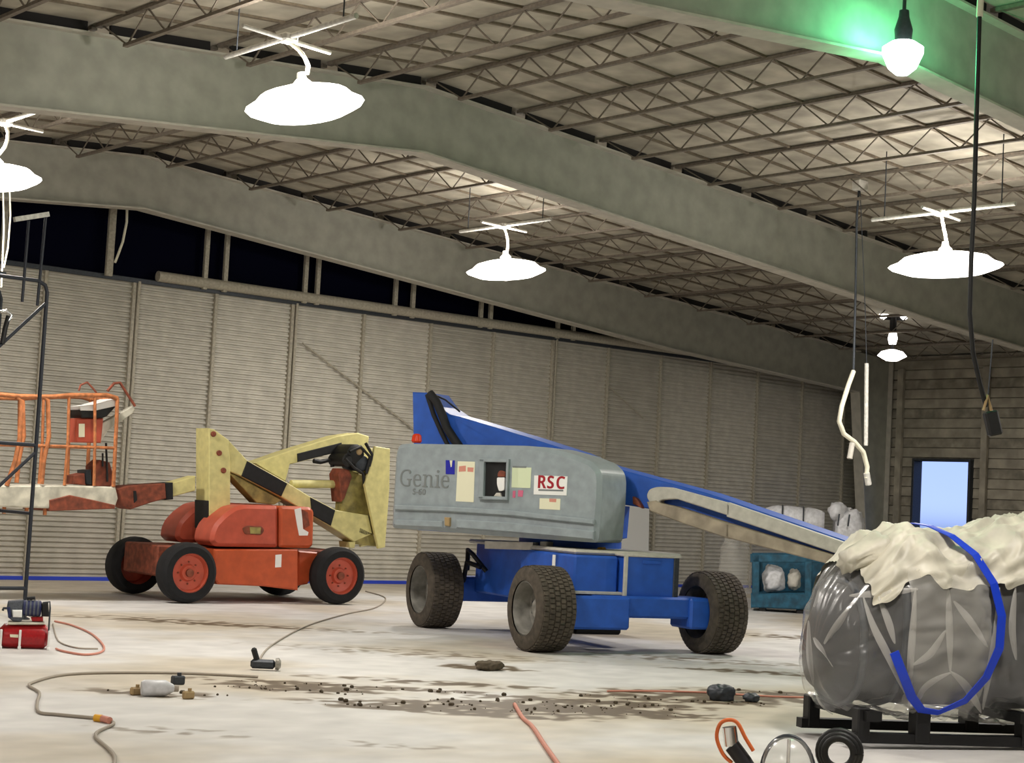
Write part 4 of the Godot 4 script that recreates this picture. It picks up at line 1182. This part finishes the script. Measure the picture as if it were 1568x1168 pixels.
	for z in [0.40, -0.35]:
		var s := Shape.new()
		s.bar(Vector3(-0.15, 0.08, z), Vector3(1.8, 0.05, z), 0.09, 0.07)
		obj("stand_rail", s, M.black, t)
	for x in [0.0, 1.25]:
		var s := Shape.new()
		s.bar(Vector3(x, 0.235, -0.45), Vector3(x, 0.235, 0.5), 0.12, 0.07)
		obj("stand_bearer", s, M.black, t)

# ---------------------------------------------------------------- scaffold tower
func build_scaffold():
	var foot: Vector3 = Vector3(8.557, 0, -18.28)
	var t := thing("scaffold_tower", "dark tubular scaffold tower standing behind the red compressor", "scaffold", foot)
	var dx := -1.55
	var dz := -1.25
	var zf := foot.z
	var h := 3.86
	for p in [Vector3(0, 0, 0), Vector3(dx, 0, 0), Vector3(0, 0, dz), Vector3(dx, 0, dz)]:
		pipe("post", M.scaffold, t, [p, p + Vector3(0, h - 0.12, 0), p + Vector3(-0.03 * signf(p.x - dx * 0.5), h - 0.04, 0), p + Vector3(-0.12 * signf(p.x - dx * 0.5), h, 0)], 0.024)
		var s := Shape.new()
		s.lathe([Vector2(0.07, 0.0), Vector2(0.07, 0.012), Vector2(0.03, 0.03), Vector2(0.03, 0.1)], Transform3D(Basis(), p), 12)
		obj("foot_plate", s, M.steel, t)
	for z in [0.0, dz]:
		for y in [h, 1.98, 0.35]:
			pipe("ledger", M.scaffold, t, [Vector3(-0.1 if y == h else 0.0, y, z), Vector3(dx + (0.1 if y == h else 0.0), y, z)], 0.022)
	pipe("brace", M.scaffold, t, [Vector3(0, 3.62, 0), Vector3(dx, 1.98, 0)], 0.02)
	pipe("brace", M.scaffold, t, [Vector3(0, 1.9, 0), Vector3(dx, 0.35, 0)], 0.02)
	for x in [0.0, dx]:
		for y in [1.2]:
			pipe("cross_tube", M.scaffold, t, [Vector3(x, y, 0), Vector3(x, y, dz)], 0.02)
	var plank := Shape.new()
	plank.box(Vector3(dx * 0.5 - 0.25, h + 0.05, dz * 0.5), Vector3(1.2, 0.05, 0.9), 0.008)
	obj("platform_board", plank, M.steel, t)
	# guard posts above the platform
	for q in [[Vector3(8.137, 3.566, -18), Vector3(8.144, 4.486, -18)], [Vector3(8.319, 3.543, -18), Vector3(8.343, 4.56, -18)]]:
		var k: float = zf / -18.0
		var a: Vector3 = EYE + (q[0] - EYE) * k - foot
		var b: Vector3 = EYE + (q[1] - EYE) * k - foot
		pipe("guard_post", M.scaffold, t, [a, b], 0.018)
	var e: Vector3 = EYE + (Vector3(7.974, 4.475, -18) - EYE) * (zf / -18.0) - foot
	var g: Vector3 = EYE + (Vector3(8.372, 4.595, -18) - EYE) * (zf / -18.0) - foot
	var gr := Shape.new()
	gr.bar(e, g, 0.06, 0.055)
	obj("guard_bar", gr, M.white, t)
	var c: Vector3 = EYE + (Vector3(7.952, 3.368, -18) - EYE) * (zf / -18.0) - foot
	pipe("clamp", M.chrome, t, [c + Vector3(-0.08, 0.05, 0.03), c + Vector3(0.0, 0.08, 0.03), c + Vector3(0.06, 0.03, 0.03), c + Vector3(0.02, -0.05, 0.03)], 0.02)
	pipe("tie_rope", M.black, t, [c + Vector3(0.03, 0.02, 0.02), c + Vector3(0.0, -0.12, 0.02), c + Vector3(-0.02, -0.3, 0.02)], 0.03)

# ---------------------------------------------------------------- red compressor
func build_compressor():
	var t := thing("air_compressor", "small red air compressor with a grey pump on its tank", "compressor", Vector3(7.115, 0, -15.14), -0.4393)
	var a: Vector3 = Vector3(-0.007, 0.115, -0.05)
	var tank := Shape.new()
	tank.lathe([Vector2(0, -0.235), Vector2(0.07, -0.225), Vector2(0.112, -0.185), Vector2(0.118, -0.15), Vector2(0.118, 0.15), Vector2(0.112, 0.185), Vector2(0.07, 0.225), Vector2(0, 0.235)], Transform3D(Basis(Vector3(0, 0, 1), -PI / 2), a), 24)
	obj("tank", tank, M.red_tank, t)
	for x in [330.0, 775.0, 40.0]:
		var s := Shape.new()
		var p := Vector3(a.x + (x - 395.0) * 0.00059, 0.0, 0.04)
		s.box(p + Vector3(0, 0.09, 0.03), Vector3(0.022, 0.18, 0.03), 0.004)
		s.box(p + Vector3(0, 0.012, -0.05), Vector3(0.03, 0.024, 0.2), 0.004)
		obj("foot", s, M.label_white, t)
	part("tank_label", M.label, t, [Vector2(-0.138, 0.136), Vector2(-0.06, 0.135), Vector2(-0.061, 0.107), Vector2(-0.133, 0.11)], 0.06, 0.072, 0.0)
	part("mount_plate", M.tarp, t, [Vector2(-0.164, 0.249), Vector2(0.165, 0.251), Vector2(0.167, 0.234), Vector2(-0.162, 0.223)], -0.14, 0.05, 0.004)
	part("pump_body", M.pump, t, [Vector2(-0.184, 0.391), Vector2(-0.177, 0.438), Vector2(-0.039, 0.454), Vector2(-0.027, 0.282), Vector2(-0.052, 0.249), Vector2(-0.119, 0.253), Vector2(-0.166, 0.289)], -0.12, 0.03, 0.01)
	part("pump_cover", M.pump_blue, t, [Vector2(-0.186, 0.381), Vector2(-0.156, 0.388), Vector2(-0.133, 0.291), Vector2(-0.16, 0.285)], -0.02, 0.045, 0.006)
	part("filter", M.label_white, t, [Vector2(-0.132, 0.361), Vector2(-0.043, 0.364), Vector2(-0.041, 0.295), Vector2(-0.122, 0.295)], 0.0, 0.06, 0.01)
	var mo := Shape.new()
	var mp: Vector3 = Vector3(0.045, 0.377, -0.03)
	mo.lathe([Vector2(0.05, -0.085), Vector2(0.075, -0.08), Vector2(0.075, 0.075), Vector2(0.06, 0.085), Vector2(0, 0.085)], Transform3D(Basis(Vector3(0, 0, 1), -PI / 2), mp), 18)
	obj("motor", mo, M.pump_blue, t)
	for i in 4:
		var s := Shape.new()
		s.lathe([Vector2(0.079, -0.008), Vector2(0.079, 0.008)], Transform3D(Basis(Vector3(0, 0, 1), -PI / 2), mp + Vector3(-0.05 + 0.035 * i, 0, 0)), 18)
		obj("motor_band", s, M.pump, t)
	part("fan_guard", M.black, t, [Vector2(0.126, 0.427), Vector2(0.189, 0.441), Vector2(0.207, 0.308), Vector2(0.135, 0.306)], -0.12, 0.03, 0.012)
	part("motor_bed", M.red_tank, t, [Vector2(0.039, 0.296), Vector2(0.151, 0.302), Vector2(0.154, 0.259), Vector2(0.053, 0.259)], -0.1, 0.02, 0.006)
	pipe("handle", M.steel, t, [Vector3(-0.184, 0.372, 0), Vector3(-0.211, 0.371, 0), Vector3(-0.218, 0.348, 0)], 0.012)
	part("pressure_head", M.black, t, [Vector2(-0.007, 0.48), Vector2(0.065, 0.489), Vector2(0.07, 0.46), Vector2(-0.006, 0.454)], -0.08, 0.0, 0.008)
	pipe("side_handle", M.steel, t, [Vector3(0.141, 0.438, 0.05), Vector3(0.202, 0.449, 0.05), Vector3(0.209, 0.389, 0.05), Vector3(0.21, 0.176, 0.05), Vector3(0.218, 0.012, 0.05)], 0.008)

# ---------------------------------------------------------------- goods by the far wall
func build_background_goods():
	var t := thing("steel_bin", "teal steel pallet bin holding bagged pale goods", "pallet bin", Vector3(22.429, 0, -18.81), -0.8729)
	part("base_box", M.teal, t, [Vector2(-0.562, 0.285), Vector2(0.601, 0.374), Vector2(0.613, 0.076), Vector2(-0.405, 0.057), Vector2(-0.553, 0.047)], -0.9, 0.0, 0.02)
	for q in [[Vector2(-0.557, 0.96), Vector2(-0.443, 0.966), Vector2(-0.421, 0.253), Vector2(-0.535, 0.247)], [Vector2(0.316, 0.93), Vector2(0.443, 0.917), Vector2(0.447, 0.335), Vector2(0.339, 0.329)], [Vector2(1.045, 0.971), Vector2(1.162, 0.958), Vector2(1.192, 0.155), Vector2(1.076, 0.147)]]:
		part("upright", M.teal, t, q, -0.08, 0.0, 0.01)
	for q in [[Vector2(-0.557, 0.96), Vector2(-0.443, 0.966), Vector2(-0.421, 0.253), Vector2(-0.535, 0.247)], [Vector2(1.045, 0.971), Vector2(1.162, 0.958), Vector2(1.192, 0.155), Vector2(1.076, 0.147)]]:
		part("upright", M.teal, t, q, -0.9, -0.82, 0.01)
	part("top_rail", M.teal, t, [Vector2(-0.6, 0.957), Vector2(1.159, 1.056), Vector2(1.164, 0.915), Vector2(-0.595, 0.815)], -0.08, 0.0, 0.01)
	part("rear_panel", M.teal, t, [Vector2(-0.591, 0.958), Vector2(1.159, 1.056), Vector2(1.185, 0.35), Vector2(-0.561, 0.245)], -0.92, -0.88, 0.0)
	for x in [0.12, 0.75]:
		var s := Shape.new()
		var p: Vector3 = Vector3(-0.48, -0.027, 0)
		s.box(p + Vector3(x, 0.04, -0.45), Vector3(0.12, 0.10, 0.8), 0.01)
		obj("foot_block", s, M.black, t)
	var k := 0
	for q in [[Vector3(-0.191, 0.544, -0.3), Vector3(0.19, 0.23, 0.22), "round pale bag inside the teal pallet bin, beside its first upright"], [Vector3(0.155, 0.554, -0.3), Vector3(0.11, 0.17, 0.18), "slim grey bag inside the teal pallet bin, by the middle upright"]]:
		var s := Shape.new()
		blob(s, Vector3.ZERO, q[1], 30 + k)
		var o := obj("goods_bag", s, M.wrap_white if k == 0 else M.track, self)
		o.transform = t.transform * Transform3D(Basis(), q[0])
		tag(o, q[2], "bag")
		k += 1
	var roll := thing("wrapped_roll", "long white plastic wrapped roll with dark ties on the bin", "wrapped roll", t.position, t.rotation.y)
	var a: Vector3 = Vector3(-0.375, 1.587, -0.45)
	var b: Vector3 = Vector3(0.623, 1.559, -0.45)
	var s1 := Shape.new()
	var rings := []
	for i in 15:
		var f := i / 14.0
		var c := a.lerp(b, f)
		var w := 0.24 * (0.55 + 0.45 * sqrt(maxf(0.0, sin(PI * clampf(f * 0.94 + 0.03, 0.0, 1.0))))) * (0.93 if i in [4, 9] else 1.0)
		var ring := []
		for j in 20:
			var an := TAU * j / 20.0
			ring.append(c + Vector3(0, cos(an) * w * (1.0 + 0.05 * sin(an * 3.0 + f * 9.0)), -sin(an) * w * 1.3))
		rings.append(ring)
	s1.loft(rings, true, true)
	obj("plastic", s1, M.wrap_white, roll)
	for f in [4.0 / 14.0, 9.0 / 14.0]:
		var c := a.lerp(b, f)
		var tie := []
		for j in 21:
			var an := TAU * j / 20.0
			tie.append(c + Vector3(0, cos(an) * 0.232, -sin(an) * 0.30))
		pipe("tie", M.steel, roll, tie, 0.014, 6)
	var heap := thing("wrapped_parcel", "bulky white plastic parcel with ties beside the corner column", "parcel", t.position, t.rotation.y)
	var s2 := Shape.new()
	blob(s2, Vector3(1.045, 1.441, -0.5), Vector3(0.26, 0.36, 0.36), 41)
	obj("plastic", s2, M.wrap_white, heap)
	var s3 := Shape.new()
	blob(s3, Vector3(0.843, 1.752, -0.4), Vector3(0.15, 0.16, 0.24), 42)
	obj("plastic_fold", s3, M.wrap_white, heap)
	for x in [920.0, 1005.0]:
		var p: Vector3 = Vector3(0.862, 1.712, -0.02) + Vector3((x - 920.0) * 0.002, 0, -0.05)
		pipe("tie", M.steel, heap, [p, p + Vector3(-0.02, -0.2, 0.02)], 0.014, 6)
	var stack := thing("carton_stack", "pale carton stack under the white parcel, mostly behind the wrapped engine", "carton", t.position, t.rotation.y)
	var st := Shape.new()
	var base: Vector3 = Vector3(0.972, 1.276, -0.5)
	st.box(Vector3(1.75, 0.55, -0.5), Vector3(0.8, 1.1, 0.8), 0.02)
	obj("cartons", st, M.label, stack)
	# clear bag slumped beyond the far tire
	var bag := Shape.new()
	blob(bag, Vector3(0, 0.62, 0), Vector3(0.30, 0.64, 0.26), 50)
	var bo := obj("plastic_bag", bag, M.film_haze, self)
	bo.position = Vector3(23.391, 0, -20.784)
	tag(bo, "hazy clear plastic bag standing beyond the far blue lift tire", "bag")
	# white board leaning on the wall
	var pan := thing("white_board", "white board leaning on the wall behind the blue boom", "board")
	part("sheet", M.label_white, pan, [Vector2(24.53, 1.799), Vector2(25.563, 1.814), Vector2(25.649, -0.085), Vector2(24.581, -0.091)], -25.22, -25.19, 0.004)
	part("mark", M.ink_grey, pan, [Vector2(24.748, 1.362), Vector2(24.861, 1.366), Vector2(24.87, 1.231), Vector2(24.756, 1.228)], -25.20, -25.185, 0.0)

func blob(s: Shape, at: Vector3, r: Vector3, seed_: int):
	var n := FastNoiseLite.new()
	n.seed = seed_
	n.frequency = 0.9
	n.fractal_octaves = 2
	var rings := []
	for i in range(1, 14):
		var v := PI * i / 14.0
		var ring := []
		for j in 22:
			var u := TAU * j / 22.0
			var d := Vector3(sin(v) * cos(u), -cos(v), sin(v) * -sin(u))
			var q := 1.0 + 0.28 * n.get_noise_3dv(d * 1.6)
			var p := Vector3(signf(d.x) * pow(absf(d.x), 0.8), signf(d.y) * pow(absf(d.y), 0.8), signf(d.z) * pow(absf(d.z), 0.8))
			ring.append(at + p * r * q)
		rings.append(ring)
	s.loft(rings, true, true)

# ---------------------------------------------------------------- cords from the roof
func build_hanging_cords():
	var t := thing("hanging_outlet", "black outlet box on a thick cord hanging beside the doorway", "outlet box")
	pipe("sleeve", M.white_cord, t, [Vector3(12.604, 6.786, -8.6), Vector3(12.583, 6.095, -8.6)], 0.03)
	pipe("cord", M.black, t, [Vector3(12.581, 6.13, -8.6), Vector3(12.584, 5.369, -8.6), Vector3(12.594, 4.497, -8.6), Vector3(12.577, 3.917, -8.6), Vector3(12.583, 3.458, -8.6), Vector3(12.652, 3.121, -8.6), Vector3(12.764, 2.873, -8.6), Vector3(12.876, 2.669, -8.6)], 0.021)
	var s := Shape.new()
	var p: Vector3 = Vector3(12.984, 2.527, -8.6)
	s.box(p, Vector3(0.12, 0.22, 0.10), 0.015, Basis(Vector3(0.76, 0, 0.65), Vector3.UP, Vector3(-0.65, 0, 0.76)) * Basis(Vector3(0, 0, 1), 0.25))
	obj("box", s, M.black, t)
	pipe("hook", M.brass, t, [Vector3(12.808, 2.629, -8.58), Vector3(12.86, 2.76, -8.58), Vector3(12.927, 2.638, -8.58)], 0.014)
	pipe("hanger_wire", M.steel, t, [Vector3(12.9, 2.763, -8.6), Vector3(12.943, 3.266, -8.6)], 0.006, 6)
	var c := thing("hanging_cable", "thin dark cord dropping from the roof to a curled white cable", "cord")
	pipe("cord", M.steel, c, [Vector3(19.159, 6.376, -15), Vector3(19.127, 5.921, -15), Vector3(19.165, 4.805, -15), Vector3(19.188, 3.694, -15)], 0.017)
	pipe("white_cable", M.white_cord, c, [Vector3(19.187, 3.712, -15), Vector3(19.082, 3.5, -15), Vector3(18.955, 3.195, -15), Vector3(18.91, 2.981, -15), Vector3(19.022, 2.815, -15), Vector3(19.262, 2.72, -15), Vector3(19.477, 2.585, -15), Vector3(19.579, 2.378, -15), Vector3(19.574, 2.22, -15)], 0.034)
	pipe("plug", M.white, c, [Vector3(19.569, 2.294, -15), Vector3(19.624, 2.129, -15)], 0.045)
	pipe("connector", M.track, c, [Vector3(19.155, 2.695, -14.95), Vector3(19.11, 2.472, -14.95)], 0.04)
	var j := Shape.new()
	j.box(Vector3(19.175, 6.36, -15), Vector3(0.2, 0.16, 0.16), 0.02)
	obj("junction_box", j, M.track, c)
	pipe("conduit_pipe", M.white, c, [Vector3(19.476, 3.85, -15), Vector3(19.531, 2.681, -15)], 0.03)
	pipe("conduit_wire", M.steel, c, [Vector3(19.179, 6.304, -15), Vector3(19.404, 4.553, -15), Vector3(19.476, 3.85, -15)], 0.006, 6)
	var l := thing("loose_cord", "pale loose cord drooping beside the dark glazing post", "cord")
	pipe("cord", M.white_cord, l, [Vector3(12.925, 7.174, -25), Vector3(12.97, 6.264, -25), Vector3(12.991, 5.837, -25), Vector3(12.945, 5.508, -25), Vector3(12.87, 5.262, -25), Vector3(12.832, 5.15, -25)], 0.022)
	var k := thing("lamp_cord", "pale cords drooping below the lamp at the picture edge", "cord")
	pipe("cord", M.white_cord, k, [Vector3(9.272, 5.585, -21.2), Vector3(9.333, 5.03, -21.2), Vector3(9.331, 4.595, -21.2), Vector3(9.297, 4.331, -21.2)], 0.012)
	pipe("cord", M.white_cord, k, [Vector3(9.183, 5.57, -21.2), Vector3(9.257, 4.845, -21.2), Vector3(9.281, 4.07, -21.2)], 0.012)

# ---------------------------------------------------------------- on the floor
func smooth_path(p: Array, n := 6) -> Array:
	var out := []
	for i in p.size() - 1:
		var a: Vector3 = p[maxi(i - 1, 0)]
		var b: Vector3 = p[i]
		var c: Vector3 = p[i + 1]
		var d: Vector3 = p[mini(i + 2, p.size() - 1)]
		for j in n:
			out.append(b.cubic_interpolate(c, a, d, float(j) / n))
	out.append(p[p.size() - 1])
	return out

func build_floor_things():
	var h := thing("air_hose", "thin red air hose looping beside the compressor", "hose")
	pipe("hose", M.red_hose, h, smooth_path([Vector3(8.742, 0.012, -17.873), Vector3(8.704, 0.012, -17.378), Vector3(8.44, 0.012, -16.394), Vector3(7.962, 0.012, -15.203), Vector3(7.642, 0.012, -14.623), Vector3(7.378, 0.012, -14.429), Vector3(7.322, 0.012, -14.739), Vector3(7.359, 0.012, -14.978)]), 0.011, 6)
	var h2 := thing("grey_cable", "thin grey cable trailing from the compressor inside the red loop", "cable")
	pipe("cable", M.grey_cord, h2, smooth_path([Vector3(8.586, 0.008, -17.596), Vector3(7.919, 0.008, -16.135), Vector3(7.667, 0.008, -15.485), Vector3(7.618, 0.008, -15.04), Vector3(7.777, 0.008, -14.952)]), 0.008, 6)
	var e := thing("extension_cord", "dusty extension cord winding across the pale floor", "cord")
	pipe("cord", M.grey_cord, e, smooth_path([Vector3(7.993, 0.012, -12.453), Vector3(7.763, 0.012, -12.658), Vector3(7.393, 0.012, -12.895), Vector3(6.794, 0.012, -13.032), Vector3(6.393, 0.012, -12.93), Vector3(6.004, 0.012, -12.561), Vector3(5.86, 0.012, -12.333), Vector3(5.755, 0.012, -11.939), Vector3(5.496, 0.012, -11.421), Vector3(5.283, 0.012, -10.939), Vector3(5.35, 0.012, -10.779), Vector3(5.503, 0.012, -10.558)]), 0.012, 6)
	pipe("cord", M.grey_cord, e, smooth_path([Vector3(5.541, 0.012, -10.445), Vector3(5.49, 0.012, -10.264), Vector3(5.228, 0.012, -9.974), Vector3(5.091, 0.012, -9.724), Vector3(4.97, 0.012, -9.344), Vector3(4.836, 0.012, -8.998), Vector3(4.61, 0.012, -8.597)]), 0.012, 6)
	pipe("plug", M.yellow, e, [Vector3(5.469, 0.022, -10.492), Vector3(5.499, 0.022, -10.448)], 0.026)
	pipe("socket", M.red_hose, e, [Vector3(5.499, 0.022, -10.448), Vector3(5.504, 0.022, -10.347)], 0.024)
	var r := thing("red_hose", "faded red hose running towards the viewer from the dirt", "hose")
	pipe("hose", M.red_hose, r, smooth_path([Vector3(8.985, 0.014, -10.245), Vector3(8.504, 0.014, -9.601), Vector3(8.233, 0.014, -9.183), Vector3(7.663, 0.014, -8.408), Vector3(7.064, 0.014, -7.583)]), 0.016, 6)
	var o := thing("orange_cord", "faint orange cord lying across the floor past the dirt", "cord")
	pipe("cord", M.red_hose, o, smooth_path([Vector3(10.507, 0.008, -10.761), Vector3(10.953, 0.008, -10.639), Vector3(11.395, 0.008, -10.42), Vector3(11.806, 0.008, -10.012), Vector3(12.257, 0.008, -9.786)]), 0.009, 6)
	var tl := thing("power_tool", "small dark power tool on the floor with its trailing cord", "power tool", Vector3(8.382, 0, -12.991), -0.6)
	var s := Shape.new()
	s.box(Vector3(0.0, 0.055, 0.0), Vector3(0.22, 0.08, 0.08), 0.02)
	obj("body", s, M.steel, tl)
	var g := Shape.new()
	g.box(Vector3(-0.07, 0.13, 0.0), Vector3(0.05, 0.14, 0.05), 0.015, Basis(Vector3(0, 0, 1), 0.35))
	obj("handle", g, M.black, tl)
	var d := Shape.new()
	d.lathe([Vector2(0.0, 0.0), Vector2(0.05, 0.0), Vector2(0.055, 0.03), Vector2(0.03, 0.05), Vector2(0, 0.05)], Transform3D(Basis(Vector3(0, 0, 1), -PI / 2), Vector3(0.11, 0.06, 0)), 16)
	obj("disc_guard", d, M.galv, tl)
	var tc := thing("tool_cord", "long thin cord from the power tool to the orange lift", "cord")
	pipe("cord", M.grey_cord, tc, smooth_path([Vector3(8.488, 0.01, -13.202), Vector3(8.993, 0.01, -13.976), Vector3(9.895, 0.01, -15.144), Vector3(11.611, 0.01, -17.084), Vector3(13.337, 0.01, -18.717), Vector3(14.616, 0.01, -19.797), Vector3(16.212, 0.01, -21.715), Vector3(16.89, 0.01, -23.18)]), 0.01, 6)
	var wt := thing("white_bottle", "white plastic bottle lying on the floor", "bottle", Vector3(6.547, 0, -11.572), -0.35)
	var b := Shape.new()
	b.lathe([Vector2(0, -0.13), Vector2(0.05, -0.13), Vector2(0.062, -0.11), Vector2(0.062, 0.05), Vector2(0.03, 0.11), Vector2(0.022, 0.12)], Transform3D(Basis(Vector3(0, 0, 1), -PI / 2), Vector3(0, 0.062, 0)), 16)
	obj("body", b, M.wrap_white, wt)
	var cp := Shape.new()
	cp.lathe([Vector2(0.026, 0.115), Vector2(0.026, 0.15), Vector2(0, 0.15)], Transform3D(Basis(Vector3(0, 0, 1), -PI / 2), Vector3(0, 0.062, 0)), 12)
	obj("cap", cp, M.grey_cord, wt)
	for q in [[Vector3(6.423, 0, -11.69), 0.05, M.brass, "brass coloured fitting left of the white bottle"], [Vector3(6.57, 0, -11.817), 0.035, M.label_white, "small white cap just left of the white bottle"], [Vector3(7.079, 0, -12.211), 0.06, M.steel, "small grey block lying behind the white bottle"], [Vector3(6.688, 0, -11.368), 0.05, M.brass, "tan scrap lying right of the white bottle"]]:
		var k := Shape.new()
		k.box(Vector3(0, 0, 0), Vector3(q[1] * 1.8, q[1] * 1.2, q[1]), 0.01)
		k.lathe([Vector2(q[1] * 0.3, 0), Vector2(q[1] * 0.3, q[1] * 1.0), Vector2(0, q[1] * 1.0)], Transform3D(Basis(), Vector3(0.01, 0, 0)), 10)
		var so := obj("scrap_piece", k, q[2], self)
		so.position = q[0] + Vector3(0, q[1] * 0.6, 0)
		tag(so, q[3], "scrap")
	var i := 0
	for q in [[Vector3(11.134, 0, -9.988), Vector3(0.12, 0.075, 0.10), "dark cloth lump lying on the dirt before the far tire", "lump"], [Vector3(11.341, 0, -9.835), Vector3(0.07, 0.04, 0.06), "small dark lump beside the larger cloth lump", "lump"], [Vector3(10.606, 0, -12.497), Vector3(0.14, 0.05, 0.10), "flat dark clod of earth below the front blue lift tire", "clod"]]:
		var k := Shape.new()
		blob(k, Vector3(0, q[1].y * 0.8, 0), q[1], 60 + i)
		var so := obj("dark_lump", k, [M.steel, M.steel, M.dirt][i], self)
		so.position = q[0]
		tag(so, q[2], q[3])
		i += 1
	# loose clods of earth
	var rng := RandomNumberGenerator.new()
	rng.seed = 404
	var cl := Shape.new()
	for q in [[Vector3(8.298, 0, -10.281), 0.9, 0.2, 30], [Vector3(9.2, 0, -10.002), 1.0, 0.25, 50], [Vector3(7.935, 0, -11.62), 0.5, 0.2, 20], [Vector3(8.542, 0, -11.644), 1.2, 0.1, 24], [Vector3(10.667, 0, -10.125), 0.8, 0.2, 24], [Vector3(9.692, 0, -10.147), 0.8, 0.2, 30], [Vector3(12.175, 0, -10.172), 0.7, 0.12, 18], [Vector3(7.668, 0, -11.693), 0.6, 0.1, 12], [Vector3(6.666, 0, -11.705), 0.5, 0.1, 10]]:
		for n in q[3]:
			var u := rng.randf_range(-1, 1)
			var v := rng.randf_range(-1, 1)
			var p: Vector3 = q[0] + Vector3(0.745, 0, 0.667) * u * q[1] + Vector3(-0.667, 0, 0.745) * v * q[2]
			var z := 0.006 + 0.024 * pow(rng.randf(), 2.0)
			cl.box(p + Vector3(0, z * 0.35, 0), Vector3(z * rng.randf_range(0.8, 1.8), z, z * rng.randf_range(0.8, 1.6)), z * 0.3, Basis(Vector3.UP, rng.randf() * TAU))
	var ob := obj("earth_clods", cl, M.dirt, self)
	tag(ob, "loose clods of dark earth strewn across the slab", "earth")
	ob.set_meta("kind", "stuff")
	# by the lower picture edge
	var wl := thing("drop_light", "chrome drop light with an orange cord loop by the stand", "work light", Vector3(8.133, 0, -7.081), -0.8544)
	pipe("reflector", M.chrome, wl, [Vector3(-0.107, 0.286, 0), Vector3(-0.086, 0.173, 0)], 0.045, 14)
	pipe("grip", M.engine, wl, [Vector3(-0.084, 0.173, 0), Vector3(-0.007, 0.081, 0), Vector3(0.046, 0.003, 0)], 0.05, 12)
	pipe("cord_loop", M.orange_cord, wl, smooth_path([Vector3(-0.08, 0.071, 0.03), Vector3(-0.139, 0.124, 0.03), Vector3(-0.18, 0.219, 0.03), Vector3(-0.164, 0.302, 0.03), Vector3(-0.115, 0.332, 0.03), Vector3(-0.057, 0.318, 0.03), Vector3(-0.005, 0.232, 0.03), Vector3(0.048, 0.154, 0.03)]), 0.012, 6)
	var dm := thing("clear_dome", "clear plastic dome with a dark rim beside the drop light", "dome cover", Vector3(8.408, 0, -6.967))
	var ds := Shape.new()
	ds.lathe([Vector2(0.16, 0.0), Vector2(0.16, 0.08), Vector2(0.14, 0.16), Vector2(0.09, 0.215), Vector2(0.03, 0.235), Vector2(0, 0.236)], Transform3D(), 24)
	obj("dome", ds, M.film, dm)
	var arc := []
	for j in 17:
		var an := PI * j / 16.0
		arc.append(Vector3(0.57, 0, 0.82) * cos(an) * 0.165 + Vector3(0, sin(an) * 0.24, 0))
	pipe("rim_band", M.steel, dm, arc, 0.014, 8)
	pipe("rod", M.chrome, dm, [Vector3(0, 0.0, 0), Vector3(0, 0.22, 0)], 0.012)
	var co := thing("hose_coil", "coil of black hose leaning against the machine stand", "hose", Vector3(8.696, 0, -6.796))
	for m in 3:
		var ring := []
		for j in 25:
			var an := TAU * j / 24.0
			ring.append(Vector3(0.57, 0, 0.82) * cos(an) * (0.13 - 0.02 * m) + Vector3(0, 0.15 + sin(an) * (0.13 - 0.02 * m), 0) + Vector3(-0.5, 0, 0.35) * (0.04 * m))
		pipe("turn", M.black, co, ring, 0.022, 8)
